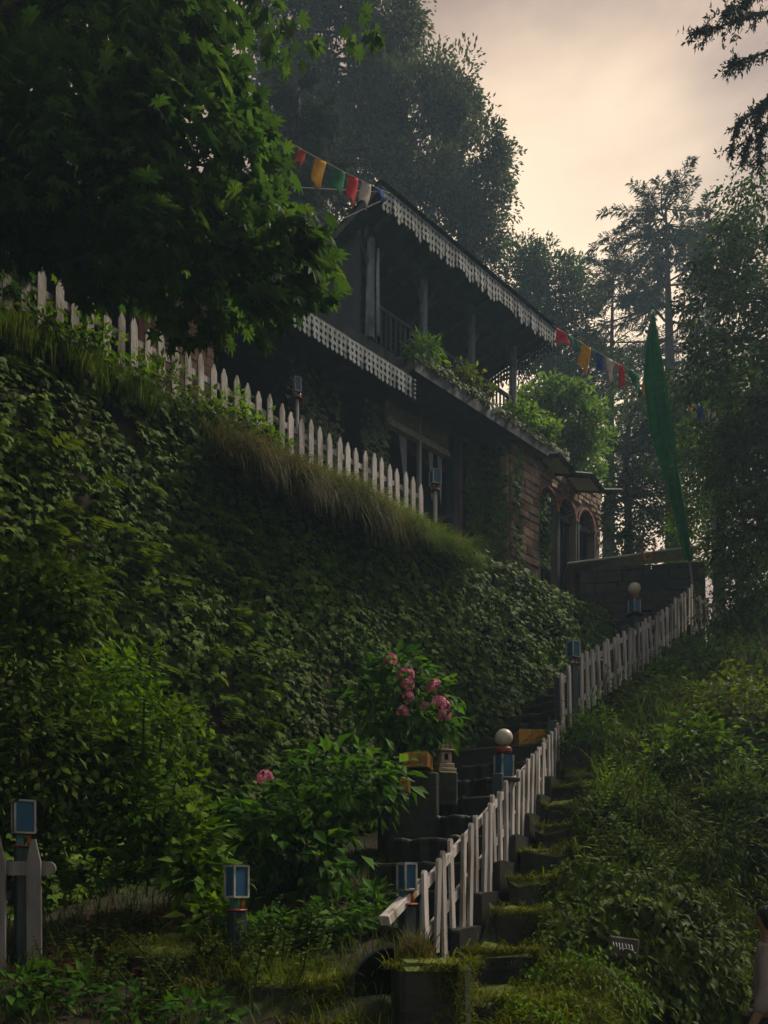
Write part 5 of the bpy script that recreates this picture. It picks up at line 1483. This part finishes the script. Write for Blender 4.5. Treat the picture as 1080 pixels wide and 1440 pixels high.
# deodar cedars
def deodar(label, base, top, spread_r, nwh, mat, needles, trunk_r=.28, start=.25, droop=.25, per=4, nsz=.30, arch=.1):
    base, top = np.array(base), np.array(top)
    t = empty("deodar_cedar", base)
    Ht = top[2] - base[2]
    ax_ = top - base
    mb = MB(); mb.tube([ax_ * k / 8 for k in range(9)], [trunk_r * (1 - .93 * k / 8) for k in range(9)], 8)
    P, Dd, N, S = [], [], [], []
    for f in [start + (1 - start) * (w_ + random.random() * .6) / nwh for w_ in range(nwh)] + [.90, .93, .955, .975]:
        if f > .985: continue
        for b in range(per):
            a = random.uniform(0, 2 * math.pi)
            L = spread_r * (1 - ((f - start) / (1 - start)) ** 2.0 * .60) * random.uniform(.6, 1.15)
            root = ax_ * f
            h = np.array([math.cos(a), math.sin(a), 0.0]); sd = np.array([-h[1], h[0], 0])
            pts = []
            m_ = 7
            up0 = random.uniform(-.02, .22) + arch
            for k in range(m_ + 1):
                q = k / m_
                pts.append(root + h * L * q + np.array([0, 0, L * (up0 * q - (up0 + droop * .6) * q * q)]) + sd * .05 * L * math.sin(q * 5 + a))
            mb.tube(pts, [max(.008, trunk_r * .22 * (1 - f * .6) * (1 - .9 * k / m_)) for k in range(m_ + 1)], 4, False)
            # flat side twigs
            nt = int(needles * L / spread_r) + 3
            for _ in range(nt):
                q = random.uniform(.15, 1.0); k = min(int(q * m_), m_ - 1); fr_ = q * m_ - k
                p = pts[k] * (1 - fr_) + pts[k + 1] * fr_
                s = random.choice((-1, 1)); tl = L * .24 * (1.1 - q * .75) * random.uniform(.5, 1.1)
                tdir = norm(sd * s * random.uniform(.4, 1) + h * random.uniform(.5, 1.0) + np.array([0, 0, random.uniform(-.18, .04)]))
                ns = 7
                for j in range(ns):
                    pp = p + tdir * tl * (j + .3) / ns
                    P.append(pp); Dd.append(tdir + np.array([random.uniform(-.5, .5), random.uniform(-.5, .5), random.uniform(-.5, .02)])); N.append([random.uniform(-.3, .3), random.uniform(-.3, .3), 1.0]); S.append(nsz * random.uniform(.6, 1.3))
    mb.build("trunk", M['bark'], t, True)
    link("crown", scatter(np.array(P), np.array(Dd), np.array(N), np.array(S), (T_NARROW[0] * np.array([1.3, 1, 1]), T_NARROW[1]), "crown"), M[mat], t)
    return tag(t, label, "cedar tree")
D = 30
deodar("tall deodar cedar with bare trunk and flat tiered branches against the sky", at(950, 800, D), at(936, 280, D), 5.2, 12, 'cedar', 130, .42, .30, .14, 5, .16, .08)
D = 36
deodar("hazier deodar cedar standing behind the taller one", at(855, 820, D), at(862, 372, D), 4.8, 11, 'cedar', 100, .34, .2, .18, 5, .17)
deodar("far deodar cedar right of the taller one", at(1010, 820, 34), at(1000, 345, 34), 4.8, 11, 'cedar', 100, .3, .2, .18, 5, .17)
deodar("soft-needled cedar between the maple and the oak", at(440, 700, 17), at(420, 120, 17), 1.9, 18, 'cedar', 80, .2, .25, .4, 5, .14)
# near conifer branches hanging in at the upper right
D = 9.0
nc = empty("hanging_conifer", at(1330, 1000, D))
o_ = np.array(nc.location)
mb = MB(); trk = [at(1330, 1000, D) - o_, at(1300, 500, D) - o_, at(1270, 100, D) - o_, at(1250, -300, D) - o_]
mb.tube(trk, [.2, .17, .14, .09], 8)
P, Dd, N, S = [], [], [], []
for (pts, dens) in (([(1265, 90), (1150, 10), (1060, 20), (1010, 38), (974, 46)], 190), ([(1265, 60), (1180, 50), (1110, 60), (1060, 80), (1030, 88)], 150), ([(1270, 130), (1160, 80), (1090, 120), (1060, 180), (1045, 225)], 170),
                    ([(1275, 180), (1170, 130), (1095, 150), (1068, 190), (1070, 232)], 150), ([(1260, 0), (1160, -40), (1090, -20), (1040, 5), (1015, 20)], 150), ([(1262, 40), (1150, 90), (1085, 140), (1035, 175), (1028, 215)], 160)):
    q = [at(x, y, D + random.uniform(-.5, .5)) - o_ for x, y in pts]
    mb.tube(q, [.04, .028, .018, .010, .005], 5, False)
    q = resample(q, 40)
    for _ in range(int(dens * .5)):
        k = int(random.uniform(.3, 1) * 39); p = q[k]; dirq = norm(q[min(k + 1, 39)] - q[max(k - 1, 0)])
        td = norm(dirq * .5 + rng.normal(size=3) * .45 + np.array([0, 0, -.45])); tl = random.uniform(.05, .26)
        for j in range(5):
            pp = p + td * tl * j / 5
            for _k in range(3):
                P.append(pp); Dd.append(norm(td * .7 + rng.normal(size=3) * .6)); N.append(rng.normal(size=3)); S.append(random.uniform(.04, .075))
mb.build("trunk", M['bark'], nc, True)
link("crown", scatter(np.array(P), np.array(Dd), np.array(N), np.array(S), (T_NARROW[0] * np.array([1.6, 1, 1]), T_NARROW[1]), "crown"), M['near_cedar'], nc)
tag(nc, "dark conifer whose drooping twigs hang in over the open sky", "conifer")

# ------------------------------------------------------------------ person at the right edge
def skin_mesh(name, verts, edges, radii, mat, parent, root=0, sub=2):
    me = bpy.data.meshes.new(name); me.from_pydata(verts, edges, []); me.update()
    o = link(name, me, mat, parent)
    o.modifiers.new("skin", 'SKIN')
    sv = me.skin_vertices[0].data if len(me.skin_vertices) else None
    if sv is None:
        bm = __import__('bmesh').new(); bm.from_mesh(me); bm.verts.layers.skin.verify(); bm.to_mesh(me); bm.free()
        sv = me.skin_vertices[0].data
    for i, r_ in enumerate(radii):
        sv[i].radius = (r_, r_) if not hasattr(r_, '__len__') else r_
        sv[i].use_root = (i == root)
    s = o.modifiers.new("smooth", 'SUBSURF'); s.levels = sub; s.render_levels = sub
    for p in me.polygons: p.use_smooth = True
    return o
pp = np.array([2.50, 4.78, 0.0])
per = empty("person", pp, R(58))
V, Ed, Rd = [], [], []
def vtx(p, r_, prev=None):
    V.append(p); Rd.append(r_)
    if prev is not None: Ed.append((prev, len(V) - 1))
    return len(V) - 1
pel = vtx((0, 0, .80), (.14, .10)); ch = vtx((0, 0, 1.02), (.13, .095), pel); chest = vtx((0, .01, 1.16), (.155, .10), ch); nk = vtx((0, 0, 1.27), .052, chest); hd = vtx((0, .01, 1.33), .055, nk)
h1 = vtx((0, .015, 1.40), (.078, .088), hd); h2 = vtx((0, .005, 1.47), (.07, .08), h1)
for s in (-1, 1):
    shl = vtx((s * .16, 0, 1.20), .055, chest); el = vtx((s * .23, -.01, .98), .042, shl); wr_ = vtx((s * .235, .07, .78), .028, el); pm_ = vtx((s * .23, .10, .71), (.03, .018), wr_)
    for k in range(4):
        a_ = vtx((s * (.245 - .012 * k), .085 + .018 * k, .665), .0085, pm_); vtx((s * (.242 - .012 * k), .095 + .018 * k, .625 + .01 * (k == 3)), .007, a_)
    a_ = vtx((s * .205, .12, .70), .009, pm_); vtx((s * .195, .135, .665), .008, a_)
    hip = vtx((s * .085, 0, .72), .085, pel); kn = vtx((s * .095, .015, .42), .058, hip); an = vtx((s * .1, -.01, .08), .038, kn); vtx((s * .105, .12, .035), .032, an)
skin_mesh("body", V, Ed, Rd, M['skin'], per)
V, Ed, Rd = [], [], []
a0 = vtx((0, 0, .76), (.165, .125)); a1 = vtx((0, 0, 1.02), (.148, .112), a0); a2 = vtx((0, .01, 1.17), (.168, .115), a1); vtx((0, 0, 1.245), .07, a2)
for s in (-1, 1):
    q = vtx((s * .165, 0, 1.205), .068, a2); q = vtx((s * .235, -.01, .98), .058, q); vtx((s * .238, .055, .82), .046, q)
skin_mesh("shirt", V, Ed, Rd, M['shirt'], per)
V, Ed, Rd = [], [], []
a0 = vtx((0, 0, .80), (.150, .112))
for s in (-1, 1):
    q = vtx((s * .085, 0, .72), .1, a0); q = vtx((s * .095, .015, .42), .078, q); vtx((s * .1, -.005, .12), .062, q)
skin_mesh("trousers", V, Ed, Rd, M['trousers'], per)
V, Ed, Rd = [], [], []
a0 = vtx((0, -.035, 1.31), (.085, .075)); a1 = vtx((0, -.02, 1.42), (.108, .10), a0); vtx((0, .0, 1.51), (.10, .115), a1)
skin_mesh("hair", V, Ed, Rd, M['hair'], per)
fc = MB()
for s in (-1, 1): fc.lathe([(.002, -.01), (.011, 0), (.002, .01)], (s * .028, .072, 1.425), 8)
fc.build("eyes", M['hair'], per, True)
MB().tube([(0, .068, 1.43), (0, .094, 1.395), (0, .07, 1.385)], [.008, .014, .01], 6).build("nose", M['skin'], per, True)
MB().tube([(-.022, .060, 1.358), (0, .070, 1.356), (.022, .060, 1.358)], [.004, .007, .004], 6).build("mouth", M['red_paint'], per, True)
tag(per, "dark-haired person in a pale shirt standing below the right bank", "person")

# ------------------------------------------------------------------ air
hz = MB(); hz.box((5, 22, 11.5), (80, 64, 25))
m = bpy.data.materials.new("haze"); m.use_nodes = True; nt = m.node_tree; nt.nodes.clear()
mo_ = nt.nodes.new("ShaderNodeOutputMaterial"); pv = nt.nodes.new("ShaderNodeVolumePrincipled")
pv.inputs["Color"].default_value = (.50, .72, 1.0, 1); pv.inputs["Density"].default_value = .0019; pv.inputs["Anisotropy"].default_value = .3
nt.links.new(pv.outputs[0], mo_.inputs["Volume"])
tag(hz.build("haze", m), "thin blue-grey mist hanging in the air", "haze", None, 'stuff')
